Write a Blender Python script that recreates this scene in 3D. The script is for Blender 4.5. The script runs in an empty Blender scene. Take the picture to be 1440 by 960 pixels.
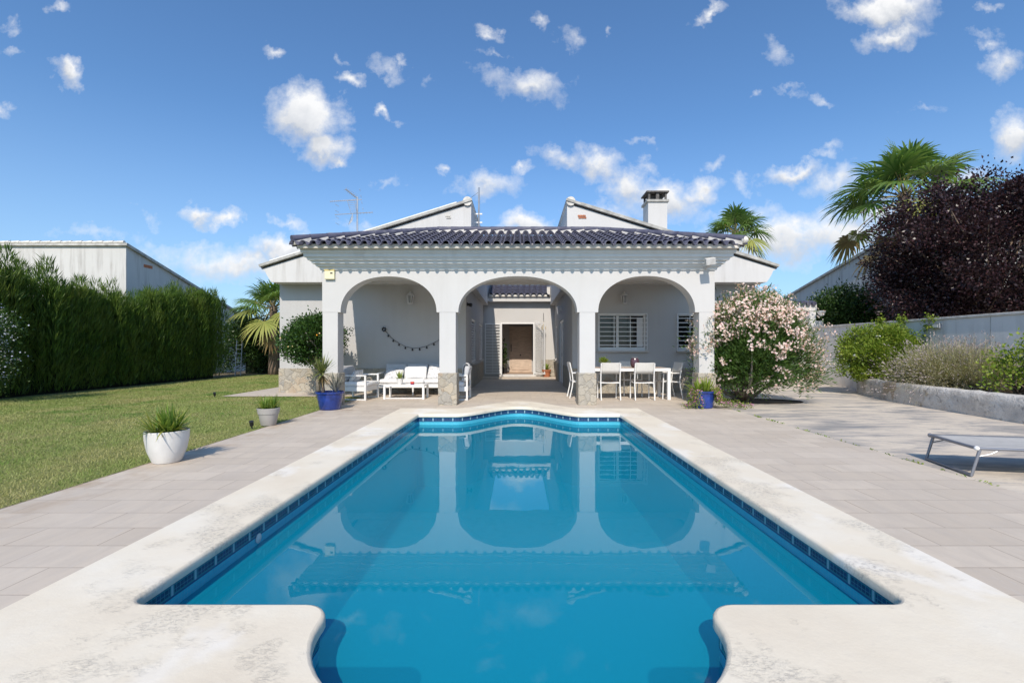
import bpy, math, random
import numpy as np
from mathutils import Vector, Matrix
from mathutils.geometry import tessellate_polygon
random.seed(7); rng = np.random.default_rng(7)
R = math.radians; PI = math.pi
scene = bpy.context.scene; COL = scene.collection
VX, VY, F, EYE = 730.0, 490.0, 660.0, 1.30
def wx(px, Y): return (px - VX) / F * Y            # metres across at a known distance
def wz(py, Y): return EYE - (py - VY) / F * Y
# ------------------------------------------------------------------ objects
def tag(o, label=None, cat=None, group=None, kind=None):
    if label: o['label'] = label
    if cat: o['category'] = cat
    if group: o['group'] = group
    if kind: o['kind'] = kind
    return o
def empty(name, label, cat, loc=(0, 0, 0), rz=0, group=None):
    o = bpy.data.objects.new(name, None); COL.objects.link(o)
    o.location = loc; o.rotation_euler = (0, 0, rz); o.empty_display_size = .2
    return tag(o, label, cat, group)
def root_off(p):
    v = Vector((0, 0, 0))
    while p: v += p.location; p = p.parent
    return v
def link(name, me, parent=None, label=None):
    o = bpy.data.objects.new(name, me); COL.objects.link(o)
    if parent: o.parent = parent
    if label: o['label'] = label
    return o
def copy_tree(o, parent=None):
    c = o.copy(); COL.objects.link(c); c.parent = parent
    for ch in [x for x in COL.objects if x.parent == o]: copy_tree(ch, c)
    return c
class MB:
    def __init__(s): s.v = []; s.f = []; s.uv = None
    def add(s, vs, fs):
        n = len(s.v); s.v += [tuple(v) for v in vs]; s.f += [tuple(i + n for i in f) for f in fs]; return s
    def box(s, x0, x1, y0, y1, z0, z1):
        x0, x1 = sorted((x0, x1)); y0, y1 = sorted((y0, y1)); z0, z1 = sorted((z0, z1))
        return s.add([(x0,y0,z0),(x1,y0,z0),(x1,y1,z0),(x0,y1,z0),(x0,y0,z1),(x1,y0,z1),(x1,y1,z1),(x0,y1,z1)],
              [(0,3,2,1),(4,5,6,7),(0,1,5,4),(1,2,6,5),(2,3,7,6),(3,0,4,7)])
    def mbox(s, mat, sx, sy, sz):
        vs = [mat @ Vector((a*sx/2, b*sy/2, c*sz/2)) for c in (-1,1) for a, b in ((-1,-1),(1,-1),(1,1),(-1,1))]
        return s.add(vs, [(0,3,2,1),(4,5,6,7),(0,1,5,4),(1,2,6,5),(2,3,7,6),(3,0,4,7)])
    def bar(s, p, q, w, h, up=(0,0,1)):             # rectangular bar between two points
        p, q = Vector(p), Vector(q); d = (q - p); L = d.length; d.normalize()
        u = Vector(up); 
        if abs(d.dot(u)) > .98: u = Vector((0, 1, 0))
        a = d.cross(u).normalized(); b = a.cross(d)
        m = Matrix((( d.x,a.x,b.x,0),(d.y,a.y,b.y,0),(d.z,a.z,b.z,0),(0,0,0,1))); m.translation = (p+q)/2
        return s.mbox(m, L, w, h)
    def tube(s, pts, r, n=8, cap=True):
        pts = [Vector(p) for p in pts]; k = len(pts)
        rs = list(r) if hasattr(r, '__len__') else [r]*k
        vs = []; fs = []; a = None
        for i, p in enumerate(pts):
            t = (pts[min(i+1,k-1)] - pts[max(i-1,0)]).normalized()
            if a is None:
                a = t.cross(Vector((0,0,1)) if abs(t.z) < .9 else Vector((1,0,0))).normalized()
            else:
                a = (a - t * a.dot(t)).normalized()
            b = t.cross(a)
            vs += [p + (a*math.cos(2*PI*j/n) + b*math.sin(2*PI*j/n))*rs[i] for j in range(n)]
        for i in range(k-1):
            fs += [(i*n+j, i*n+(j+1)%n, (i+1)*n+(j+1)%n, (i+1)*n+j) for j in range(n)]
        if cap: fs += [tuple(range(n))[::-1], tuple((k-1)*n+j for j in range(n))]
        return s.add(vs, fs)
    def lathe(s, prof, c=(0,0,0), n=24):
        vs = []; fs = []; k = len(prof)
        for r, z in prof: vs += [(c[0]+r*math.cos(2*PI*j/n), c[1]+r*math.sin(2*PI*j/n), c[2]+z) for j in range(n)]
        for i in range(k-1):
            fs += [(i*n+j, i*n+(j+1)%n, (i+1)*n+(j+1)%n, (i+1)*n+j) for j in range(n)]
        if prof[0][0] > 1e-4: fs.append(tuple(range(n))[::-1])
        if prof[-1][0] > 1e-4: fs.append(tuple((k-1)*n+j for j in range(n)))
        return s.add(vs, fs)
    def ball(s, c, r, n=12, m=8, sq=(1,1,1)):
        prof = [(max(1e-5, math.sin(PI*i/m)), -math.cos(PI*i/m)) for i in range(m+1)]
        k = len(s.v); s.lathe(prof, (0,0,0), n)
        for i in range(k, len(s.v)):
            v = s.v[i]; s.v[i] = (c[0]+v[0]*r*sq[0], c[1]+v[1]*r*sq[1], c[2]+v[2]*r*sq[2])
        return s
    def prism(s, poly, axis, a, b):                 # poly in the two other axes
        n = len(poly); vs = []
        for t in (a, b):
            for p, q in poly: vs.append({'x':(t,p,q),'y':(p,t,q),'z':(p,q,t)}[axis])
        return s.add(vs, [tuple(range(n))[::-1], tuple(range(n,2*n))] + [(i,(i+1)%n,n+(i+1)%n,n+i) for i in range(n)])
    def build(s, name, mat, parent=None, label=None, bevel=0, smooth=False, segs=2, solid=0, sub=0, auto=None):
        off = root_off(parent); me = bpy.data.meshes.new(name)
        me.from_pydata([(v[0]-off.x, v[1]-off.y, v[2]-off.z) for v in s.v], [], s.f)
        me.materials.append(mat); me.validate(); me.update()
        if s.uv is not None:
            lay = me.uv_layers.new(name='UVMap')
            for l in me.loops: lay.data[l.index].uv = s.uv[l.vertex_index]
        import bmesh
        b = bmesh.new(); b.from_mesh(me); bmesh.ops.recalc_face_normals(b, faces=b.faces); b.to_mesh(me); b.free()
        if smooth: me.shade_smooth()
        if auto:
            me.shade_smooth(); me.set_sharp_from_angle(angle=R(auto))
        o = link(name, me, parent, label)
        if solid: m = o.modifiers.new('s','SOLIDIFY'); m.thickness = solid; m.offset = 1
        if bevel: m = o.modifiers.new('b','BEVEL'); m.width = bevel; m.segments = segs; m.limit_method = 'ANGLE'; m.angle_limit = R(40)
        if sub: m = o.modifiers.new('u','SUBSURF'); m.levels = sub; m.render_levels = sub
        return o
def np_mesh(name, V, Fc, mat, parent=None, smooth=False, label=None):
    """V (n,3), Fc (m,k): one fast mesh."""
    off = root_off(parent); V = np.asarray(V, dtype=np.float32) - np.array(off, dtype=np.float32)
    me = bpy.data.meshes.new(name); n, (m, k) = len(V), Fc.shape
    me.vertices.add(n); me.vertices.foreach_set('co', V.ravel())
    me.loops.add(m*k); me.loops.foreach_set('vertex_index', Fc.astype(np.int32).ravel())
    me.polygons.add(m); me.polygons.foreach_set('loop_start', np.arange(0, m*k, k, dtype=np.int32))
    me.update(calc_edges=True); me.materials.append(mat)
    if smooth: me.shade_smooth()
    return link(name, me, parent, label)
def unit(a): return a / (np.linalg.norm(a, axis=-1, keepdims=True) + 1e-9)
def leafset(C, D, L, W, fold=.2, S=None):
    n = len(C); D = unit(D); L = np.broadcast_to(L, (n,))[:,None]; W = np.broadcast_to(W, (n,))[:,None]
    if S is None: S = rng.normal(size=(n,3))
    S = unit(np.cross(D, S)); N = np.cross(D, S)
    V = np.stack([C, C + D*L*.45 + S*W*.5 + N*fold*W, C + D*L, C + D*L*.45 - S*W*.5 + N*fold*W], 1)
    return V.reshape(-1,3)
def leaf_obj(name, Vs, mat, parent, label=None):
    V = np.concatenate(Vs); return np_mesh(name, V, np.arange(len(V)).reshape(-1,4), mat, parent, label=label)
def strips(base, az, elev, L, W, droop, segs=5):
    """Arching strap leaves: base (n,3)."""
    n = len(base); t = np.linspace(0,1,segs+1)[None,:,None]
    d = np.stack([np.cos(az)*np.cos(elev), np.sin(az)*np.cos(elev), np.sin(elev)],1)[:,None,:]
    s = np.stack([-np.sin(az), np.cos(az), 0*az],1)[:,None,:]
    L_ = np.asarray(L)[:,None,None]; W_ = np.asarray(W)[:,None,None]; dr = np.asarray(droop)[:,None,None]
    P = base[:,None,:] + d*L_*t + np.array([0,0,-1.])*dr*L_*t**2.2
    w = W_*.5*np.clip((1-t**3),.02,1)*(.6+.8*np.minimum(t*3,1)*.5)
    V = np.stack([P - s*w, P + s*w], 2).reshape(-1,3)            # n,(segs+1),2
    b = (np.arange(n)*(segs+1)*2)[:,None] + (np.arange(segs)*2)[None,:]
    Fc = np.stack([b, b+1, b+3, b+2], -1).reshape(-1,4)
    return V, Fc
def merge(parts):
    V = []; Fc = []; k = 0
    for v, f in parts: V.append(v); Fc.append(f+k); k += len(v)
    return np.concatenate(V), np.concatenate(Fc)
# ------------------------------------------------------------------ materials
def nt(name):
    m = bpy.data.materials.new(name); m.use_nodes = True; t = m.node_tree
    b = t.nodes['Principled BSDF']; return m, t, b
def N(t, typ, ins=None, **kw):
    n = t.nodes.new(typ)
    for k, v in kw.items(): setattr(n, k, v)
    for k, v in (ins or {}).items():
        if hasattr(v, 'is_linked') or hasattr(v, 'links'): t.links.new(v, n.inputs[k])
        else: n.inputs[k].default_value = v
    return n
def c4(c): return (c[0], c[1], c[2], 1)
def mixc(t, f, a, b, mode='MIX'):
    n = t.nodes.new('ShaderNodeMix'); n.data_type = 'RGBA'; n.blend_type = mode
    for i, v in ((0,f),(6,a),(7,b)):
        if hasattr(v,'links'): t.links.new(v, n.inputs[i])
        else: n.inputs[i].default_value = v if i == 0 else (c4(v) if len(v)==3 else v)
    return n.outputs[2]
def math_(t, op, a, b=0, clamp=False):
    n = t.nodes.new('ShaderNodeMath'); n.operation = op; n.use_clamp = clamp
    for i, v in ((0,a),(1,b)):
        if hasattr(v,'links'): t.links.new(v, n.inputs[i])
        else: n.inputs[i].default_value = v
    return n.outputs[0]
def ramp(t, f, *stops):
    n = t.nodes.new('ShaderNodeValToRGB'); t.links.new(f, n.inputs[0]); e = n.color_ramp.elements
    while len(e) < len(stops): e.new(.5)
    for el, (p, c) in zip(e, stops):
        el.position = p; el.color = c4(c) if hasattr(c,'__len__') else (c,c,c,1)
    return n.outputs[0]
def coord(t, kind='Object', sc=(1,1,1), rot=(0,0,0)):
    tc = t.nodes.new('ShaderNodeTexCoord'); mp = N(t,'ShaderNodeMapping',{'Vector':tc.outputs[kind],'Scale':sc,'Rotation':rot}); return mp.outputs[0]
def noise(t, v, scale, detail=4, rough=.55, dist=0):
    return N(t,'ShaderNodeTexNoise',{'Vector':v,'Scale':scale,'Detail':detail,'Roughness':rough,'Distortion':dist}).outputs[0]
def bump(t, b, h, strength=.3, dist=.01):
    n = N(t,'ShaderNodeBump',{'Height':h,'Strength':strength,'Distance':dist}); t.links.new(n.outputs[0], b.inputs['Normal'])
def simple(name, c, rough=.5, metal=0, var=.12, vs=6, bmp=0, bs=80, spec=.5, coat=0):
    m, t, b = nt(name); v = coord(t); f = noise(t, v, vs)
    hi = tuple(min(1,x*(1+var)) for x in c); lo = tuple(x*(1-var) for x in c)
    t.links.new(ramp(t, f, (.3,lo),(.7,hi)), b.inputs['Base Color'])
    b.inputs['Roughness'].default_value = rough; b.inputs['Metallic'].default_value = metal
    b.inputs['Specular IOR Level'].default_value = spec; b.inputs['Coat Weight'].default_value = coat
    if bmp: bump(t, b, noise(t, v, bs, 3), bmp, .004)
    return m
def stucco(name, c, stain=.12, dirt=(.42,.40,.37), base_dirt=0):
    m, t, b = nt(name); v = coord(t)
    big = noise(t, v, .9, 5); col = mixc(t, ramp(t, big, (.35,0),(.75,1)), c, tuple(x*.93 for x in c))
    st = noise(t, coord(t, sc=(2.2,2.2,.16)), 2.0, 6, .65)
    st2 = noise(t, v, .55, 3)
    f = math_(t,'MULTIPLY', ramp(t, st, (.47,0),(.66,1)), ramp(t, st2, (.38,0),(.58,1)))
    col = mixc(t, math_(t,'MULTIPLY', f, stain), col, dirt)
    if base_dirt:
        z = N(t,'ShaderNodeSeparateXYZ',{0:N(t,'ShaderNodeNewGeometry').outputs['Position']}).outputs[2]
        nz = math_(t,'MULTIPLY', noise(t, v, 3, 5), .5)
        g = math_(t,'SUBTRACT', math_(t,'ADD', nz, .12), z, True)
        col = mixc(t, math_(t,'MULTIPLY', g, base_dirt*2.2, True), col, (.50,.40,.30))
    t.links.new(col, b.inputs['Base Color']); b.inputs['Roughness'].default_value = .85
    b.inputs['Specular IOR Level'].default_value = .25
    h = math_(t,'ADD', noise(t, v, 120, 3), math_(t,'MULTIPLY', noise(t, v, 7, 3), 1.2))
    bump(t, b, h, .25, .004); return m
def stone(name, sc=5.5):
    m, t, b = nt(name); v = coord(t)
    w = N(t,'ShaderNodeVectorMath',{0:v, 1:N(t,'ShaderNodeVectorMath',{0:N(t,'ShaderNodeTexNoise',{'Vector':v,'Scale':5.0,'Detail':4.0}).outputs[1],'Scale':.26},operation='SCALE').outputs[0]},operation='ADD').outputs[0]
    e = N(t,'ShaderNodeTexVoronoi',{'Vector':w,'Scale':sc},feature='DISTANCE_TO_EDGE').outputs['Distance']
    cc = N(t,'ShaderNodeTexVoronoi',{'Vector':w,'Scale':sc}).outputs['Color']
    r = N(t,'ShaderNodeSeparateColor',{0:cc}).outputs[0]
    col = ramp(t, r, (0,(.30,.26,.20)),(.3,(.42,.38,.31)),(.55,(.27,.26,.24)),(.8,(.47,.41,.31)),(1,(.36,.28,.20)))
    col = mixc(t, ramp(t, noise(t, v, 9, 6, .65), (.35,0),(.75,.65)), col, (.46,.42,.35))
    col = mixc(t, ramp(t, noise(t, v, 26, 4, .6), (.55,0),(.75,.5)), col, (.17,.15,.13))
    mo = ramp(t, e, (.0,.75),(.05,0)); col = mixc(t, mo, col, (.40,.37,.31))
    t.links.new(col, b.inputs['Base Color']); b.inputs['Roughness'].default_value = .9
    h = math_(t,'ADD', ramp(t, e, (0,0),(.09,1)), math_(t,'MULTIPLY', noise(t, v, 22, 5), .6))
    bump(t, b, h, .7, .02); return m
def leafmat(name, cols, trans=.3, rough=.5, spec=.35, patch=None, ps=.8):
    m, t, b = nt(name); g = N(t,'ShaderNodeNewGeometry').outputs['Random Per Island']
    k = len(cols); col = ramp(t, g, *[(i/max(1,k-1), c) for i, c in enumerate(cols)])
    if patch: col = mixc(t, ramp(t, noise(t, coord(t), ps, 5, .65), (.45,0),(.62,.8)), col, patch)
    t.links.new(col, b.inputs['Base Color']); b.inputs['Roughness'].default_value = rough
    b.inputs['Specular IOR Level'].default_value = spec
    tr = N(t,'ShaderNodeBsdfTranslucent'); t.links.new(mixc(t, 1, col, (1.3,1.35,.8), 'MULTIPLY'), tr.inputs[0])
    mx = N(t,'ShaderNodeMixShader',{0:trans}); t.links.new(b.outputs[0], mx.inputs[1]); t.links.new(tr.outputs[0], mx.inputs[2])
    t.links.new(mx.outputs[0], t.nodes['Material Output'].inputs[0]); return m
M = {}
M['facade'] = stucco('facade_stucco', (.575,.565,.55), .3, (.47,.45,.42), .25)
M['grey_wall'] = stucco('wall_stucco', (.50,.495,.49), .16, (.32,.31,.30), .2)
M['white_wall'] = stucco('white_stucco', (.62,.61,.595), .6, (.36,.34,.31))
M['garden_wall'] = stucco('garden_wall_stucco', (.73,.715,.69), .55, (.40,.37,.34), .35)
M['neighbour'] = stucco('neighbour_stucco', (.58,.57,.55), .7, (.33,.31,.29))
M['cornice'] = stucco('cornice_stucco', (.62,.64,.64), .3, (.38,.38,.37))
M['stone'] = stone('rubble_stone')
M['roofslab'] = simple('weathered_verge', (.40,.39,.36), .9, var=.3, vs=5, bmp=.3)
M['mortar'] = simple('pale_mortar', (.62,.59,.54), .9, var=.2, vs=7, bmp=.3)
M['white_metal'] = simple('white_metal', (.78,.78,.77), .35, var=.03)
M['grey_metal'] = simple('grey_metal', (.22,.23,.26), .4, metal=.4, var=.08)
M['steel'] = simple('galvanised_steel', (.42,.43,.45), .45, metal=.7, var=.15)
M['dark'] = simple('dark_plastic', (.02,.02,.022), .5, var=.2)
M['soot'] = simple('sooty_metal', (.10,.092,.085), .7, var=.5, vs=14)
M['white_fabric'] = simple('white_fabric', (.76,.76,.76), .9, var=.05, vs=20, bmp=.2, bs=300)
M['grey_fabric'] = simple('grey_fabric', (.52,.53,.55), .9, var=.05, vs=20, bmp=.2, bs=300)
M['sling'] = simple('sling_fabric', (.66,.65,.62), .8, var=.04, vs=20, bmp=.15, bs=500)
M['grey_sling'] = simple('grey_sling', (.43,.42,.40), .75, var=.08, vs=12, bmp=.15, bs=500)
M['wood'] = None
M['terracotta'] = simple('terracotta', (.42,.15,.07), .8, var=.2, vs=10, bmp=.2)
M['blue_glaze'] = simple('blue_glaze', (.012,.04,.23), .16, var=.4, vs=7, coat=.4)
M['white_pot'] = simple('white_ceramic', (.66,.65,.63), .5, var=.12, vs=4, bmp=.1, bs=30)
M['grey_pot'] = simple('grey_plastic_pot', (.38,.36,.34), .6, var=.06, vs=4)
M['soil'] = simple('soil', (.09,.065,.045), 1, var=.4, vs=30, bmp=.6, bs=60)
M['bark'] = simple('bark', (.16,.12,.09), .95, var=.45, vs=14, bmp=.8, bs=30)
M['grey_bark'] = simple('grey_bark', (.20,.175,.15), .95, var=.35, vs=14, bmp=.8, bs=30)
M['cream'] = simple('cream_plastic', (.78,.72,.48), .5, var=.05)
M['purple_glass'] = simple('purple_glass', (.10,.055,.075), .15, var=.3, vs=20)
M['red'] = simple('red_glass', (.55,.06,.04), .25, var=.2)
M['yellow'] = simple('pale_gourd', (.72,.55,.26), .5, var=.2, vs=12)
M['orange'] = simple('orange_peel', (.75,.33,.02), .45, var=.2)
M['shutter'] = simple('white_shutter', (.66,.67,.68), .5, var=.04)
def wood(name, c):
    m, t, b = nt(name); v = coord(t, sc=(1.2,14,14)); f = noise(t, v, 3, 6, .6, .6)
    t.links.new(ramp(t, f, (.3,tuple(x*.6 for x in c)),(.7,tuple(x*1.2 for x in c))), b.inputs['Base Color'])
    b.inputs['Roughness'].default_value = .55; bump(t, b, f, .2, .003); return m
M['teak'] = wood('teak_slats', (.36,.22,.13)); M['door_wood'] = wood('door_wood', (.60,.48,.38))
def tilemat():
    m, t, b = nt('navy_glazed_tile'); v = coord(t); r = N(t,'ShaderNodeNewGeometry').outputs['Random Per Island']
    f = noise(t, v, 6, 5); col = ramp(t, f, (.3,(.055,.057,.095)),(.55,(.10,.102,.145)),(.8,(.20,.20,.215)))
    col = mixc(t, math_(t,'MULTIPLY', r, .5), col, (.09,.09,.13))
    col = mixc(t, ramp(t, noise(t, v, 2.6, 6, .7), (.6,0),(.8,.6)), col, (.22,.21,.20))
    t.links.new(col, b.inputs['Base Color']); b.inputs['Roughness'].default_value = .6; b.inputs['Specular IOR Level'].default_value = .3
    bump(t, b, noise(t, v, 30, 3), .15, .004); return m
M['tile'] = tilemat()
def glass():
    m, t, b = nt('window_glass'); b.inputs['Base Color'].default_value = (.012,.014,.016,1)
    b.inputs['Roughness'].default_value = .03; bump(t, b, noise(t, coord(t), 2.5, 2), .03, .01); return m
M['glass'] = glass()
# foliage
M['hedge'] = leafmat('cypress_hedge', [(.03,.075,.012),(.06,.12,.018),(.10,.18,.026),(.16,.25,.04)], .4, patch=(.15,.20,.035), ps=1.1)
M['hedge_core'] = simple('hedge_interior', (.012,.02,.008), 1, var=.5, vs=9, bmp=.8, bs=20)  # near-black: the shade deep inside the foliage is put into this colour
M['citrus'] = leafmat('citrus_leaves', [(.025,.065,.014),(.045,.105,.022),(.08,.15,.03)], .22, .35, .5)
M['oleander'] = leafmat('oleander_leaves', [(.04,.095,.02),(.07,.14,.03),(.11,.19,.04),(.06,.11,.035)], .3, .4, .45)
M['blossom'] = leafmat('pink_blossom', [(.80,.50,.49),(.84,.66,.63),(.86,.76,.73),(.87,.81,.79),(.74,.40,.40)], .35, .8, .1)
M['magenta'] = leafmat('magenta_flowers', [(.62,.20,.46),(.72,.34,.55),(.70,.45,.58)], .3, .8, .1)
M['white_bloom'] = leafmat('white_flowers', [(.8,.8,.78),(.75,.74,.76)], .3, .8, .1)
M['pale_blue'] = leafmat('pale_blue_flowers', [(.55,.58,.78),(.66,.68,.82),(.75,.76,.85)], .3, .8, .1)
M['plum'] = leafmat('purple_plum_leaves', [(.014,.008,.011),(.026,.013,.017),(.042,.02,.025),(.065,.028,.03),(.03,.016,.023)], .15, .38, .5)
M['limegreen'] = leafmat('lime_bush', [(.13,.21,.025),(.19,.28,.035),(.26,.34,.05),(.30,.33,.06)], .35)
M['shrub'] = leafmat('dark_shrub', [(.02,.05,.012),(.038,.08,.018),(.06,.115,.025)], .25, .4)
M['lav_stem'] = leafmat('lavender_stems', [(.30,.30,.15),(.40,.39,.22),(.46,.42,.28),(.38,.33,.23)], .25, .8, .1)
M['lav_tip'] = leafmat('lavender_tips', [(.38,.32,.34),(.46,.40,.41),(.46,.39,.37)], .25, .8, .1)
M['strap'] = leafmat('strap_leaves', [(.11,.20,.035),(.17,.27,.045),(.24,.33,.06),(.36,.36,.08)], .3, .45)
M['yucca'] = leafmat('yucca_leaves', [(.13,.17,.05),(.20,.23,.08),(.30,.29,.13)], .2, .45)
M['grey_yucca'] = leafmat('grey_agave', [(.22,.22,.19),(.30,.29,.25),(.16,.16,.14)], .15, .6)
M['palm'] = leafmat('palm_fronds', [(.10,.19,.04),(.15,.24,.06),(.20,.28,.085)], .38, .4, .5)
M['palm_dry'] = leafmat('dry_palm', [(.30,.22,.09),(.34,.25,.12),(.22,.15,.07)], .25, .7)
M['palm_yellow'] = leafmat('yellowing_palm', [(.28,.32,.08),(.38,.38,.11),(.24,.28,.07)], .3, .5)
M['petiole'] = simple('palm_petiole', (.26,.21,.07), .6, var=.3, vs=8)
M['grass'] = leafmat('grass_blades', [(.14,.20,.055),(.20,.26,.08),(.27,.31,.11),(.36,.345,.17)], .3, .6, .2)
# ------------------------------------------------------------------ ground surfaces
def paving():
    m, t, b = nt('terrace_tiles'); v = coord(t)
    br = N(t,'ShaderNodeTexBrick',{'Vector':v,'Color1':c4((.515,.44,.355)),'Color2':c4((.60,.52,.425)),'Mortar':c4((.27,.21,.16)),'Scale':1.0,'Mortar Size':.0036,'Mortar Smooth':.3,'Bias':-.1,'Brick Width':.62,'Row Height':.31})
    br.offset = .5; col = br.outputs[0]
    col = mixc(t, ramp(t, noise(t, coord(t, sc=(3,.9,1)), 2.2, 6, .65), (.42,0),(.62,.55)), col, (.47,.41,.345))
    col = mixc(t, ramp(t, noise(t, v, .8, 5, .6), (.45,0),(.7,.55)), col, (.61,.535,.45))
    col = mixc(t, ramp(t, noise(t, coord(t, sc=(9,2,1)), 3.5, 5, .7), (.55,0),(.72,.35)), col, (.56,.53,.49))
    col = mixc(t, ramp(t, noise(t, v, 60, 3, .6), (.62,0),(.8,.35)), col, (.25,.23,.20))
    # rusty water marks along the lawn edge and by the porch
    x = N(t,'ShaderNodeSeparateXYZ',{0:v}).outputs
    e = math_(t,'MULTIPLY', ramp(t, noise(t, v, 2.5, 5, .65), (.45,0),(.68,1)), math_(t,'SUBTRACT', 1, math_(t,'MULTIPLY', math_(t,'ABSOLUTE', math_(t,'ADD', x[0], 4.15)), 1.6), True))
    col = mixc(t, math_(t,'MULTIPLY', e, .75), col, (.36,.25,.15))
    e2 = math_(t,'MULTIPLY', ramp(t, noise(t, coord(t, sc=(1,2,1)), 2.6, 6, .7), (.50,0),(.62,1)), math_(t,'SUBTRACT', 1, math_(t,'MULTIPLY', math_(t,'ABSOLUTE', math_(t,'ADD', x[1], -9.9)), .8), True))
    e2 = math_(t,'MULTIPLY', e2, math_(t,'LESS_THAN', x[0], -1.8))
    col = mixc(t, math_(t,'MULTIPLY', e2, .6), col, (.30,.22,.15))
    t.links.new(col, b.inputs['Base Color']); b.inputs['Roughness'].default_value = .75
    h = math_(t,'SUBTRACT', math_(t,'MULTIPLY', noise(t, v, 40, 4), .35), br.outputs['Fac'])
    bump(t, b, h, .35, .004); return m
def driveway():
    m, t, b = nt('stamped_concrete'); v = coord(t)
    n1 = noise(t, coord(t, sc=(.5,1.5,1), rot=(0,0,.12)), 1.25, 9, .68, .5)
    col = ramp(t, n1, (.38,(.30,.285,.265)),(.45,(.45,.405,.355)),(.52,(.60,.525,.43)),(.64,(.68,.595,.48)))
    col = mixc(t, ramp(t, noise(t, coord(t, sc=(.7,2.6,1), rot=(0,0,-.1)), 1.9, 7, .72), (.54,0),(.66,.85)), col, (.24,.245,.255))
    col = mixc(t, ramp(t, noise(t, v, 45, 4, .6), (.60,0),(.8,.5)), col, (.2,.19,.18))
    br = N(t,'ShaderNodeTexBrick',{'Vector':v,'Scale':1.0,'Mortar Size':.006,'Mortar Smooth':.6,'Brick Width':1.05,'Row Height':.5}); br.offset = .37
    col = mixc(t, math_(t,'MULTIPLY', br.outputs['Fac'], .28), col, (.24,.22,.20))
    t.links.new(col, b.inputs['Base Color']); b.inputs['Roughness'].default_value = .7
    h = math_(t,'SUBTRACT', math_(t,'ADD', n1, math_(t,'MULTIPLY', noise(t, v, 30, 5), .4)), math_(t,'MULTIPLY', br.outputs['Fac'], .5)); bump(t, b, h, .4, .01); return m
def copingmat():
    m, t, b = nt('rough_cream_stone'); v = coord(t)
    col = ramp(t, noise(t, v, 1.1, 6, .6), (.3,(.69,.605,.475)),(.5,(.74,.662,.53)),(.7,(.77,.715,.605)))
    col = mixc(t, ramp(t, noise(t, v, .9, 4, .6, .4), (.55,0),(.62,.55)), col, (.83,.80,.74))
    patch = ramp(t, noise(t, v, 1.3, 5, .65), (.52,0),(.62,1)); pit = ramp(t, noise(t, coord(t, sc=(1,1.8,1)), 38, 7, .8), (.50,0),(.60,1))
    pf = math_(t,'MULTIPLY', patch, pit)
    col = mixc(t, math_(t,'MULTIPLY', pf, .55), col, (.30,.28,.26))
    col = mixc(t, ramp(t, noise(t, v, 24, 5, .7), (.60,0),(.75,.35)), col, (.55,.49,.42))
    t.links.new(col, b.inputs['Base Color']); b.inputs['Roughness'].default_value = .88
    h = math_(t,'SUBTRACT', math_(t,'ADD', math_(t,'MULTIPLY', noise(t, v, 65, 5, .7), math_(t,'ADD', .25, patch)), noise(t, v, 7, 4)), math_(t,'MULTIPLY', pf, 1.6)); bump(t, b, h, .4, .009); return m
def lawnmat():
    m, t, b = nt('lawn_turf'); v = coord(t)
    col = ramp(t, noise(t, v, 90, 4, .7), (.3,(.17,.20,.06)),(.55,(.28,.31,.10)),(.75,(.38,.37,.16)))
    col = mixc(t, ramp(t, noise(t, v, .55, 5, .6), (.42,0),(.66,.75)), col, (.38,.32,.16))
    col = mixc(t, ramp(t, noise(t, v, 1.1, 4, .6), (.55,0),(.7,.6)), col, (.12,.19,.045))
    t.links.new(col, b.inputs['Base Color']); b.inputs['Roughness'].default_value = .95; b.inputs['Specular IOR Level'].default_value = .1
    bump(t, b, noise(t, v, 120, 4, .7), .8, .03); return m
def mosaic(name, c1, c2, mort, w=.025):
    m, t, b = nt(name); v = coord(t, 'UV')
    br = N(t,'ShaderNodeTexBrick',{'Vector':v,'Color1':c4(c1),'Color2':c4(c2),'Mortar':c4(mort),'Scale':1.0,'Mortar Size':w*.06,'Mortar Smooth':.1,'Bias':0.0,'Brick Width':w,'Row Height':w}); br.offset = 0
    t.links.new(br.outputs[0], b.inputs['Base Color']); b.inputs['Roughness'].default_value = .25; return m
def frieze():
    m, t, b = nt('mosaic_frieze'); v = coord(t,'UV')
    s = N(t,'ShaderNodeSeparateXYZ',{0:v}).outputs; u, z = s[0], s[1]      # metres along, metres up from the band's foot (0..0.08)
    br = N(t,'ShaderNodeTexBrick',{'Vector':v,'Color1':c4((.006,.016,.085)),'Color2':c4((.015,.03,.14)),'Mortar':c4((.10,.2,.28)),'Scale':1.0,'Mortar Size':.0016,'Mortar Smooth':.1,'Bias':0.0,'Brick Width':.03,'Row Height':.04}); br.offset = 0
    big = math_(t,'LESS_THAN', math_(t,'FRACT', math_(t,'DIVIDE', u, .19)), .82)
    inner = math_(t,'LESS_THAN', math_(t,'FRACT', math_(t,'DIVIDE', math_(t,'ADD', u, .009), .19)), .91)
    teal = mixc(t, inner, (.34,.46,.52), (.04,.17,.23))
    mid = math_(t,'MULTIPLY', math_(t,'GREATER_THAN', z, .022), math_(t,'LESS_THAN', z, .064))
    col = mixc(t, math_(t,'MULTIPLY', mid, big), teal, br.outputs[0])
    col = mixc(t, math_(t,'GREATER_THAN', z, .072), col, (.03,.08,.2)); col = mixc(t, math_(t,'LESS_THAN', z, .012), col, (.02,.05,.18))
    t.links.new(col, b.inputs['Base Color']); b.inputs['Roughness'].default_value = .2; return m
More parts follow.
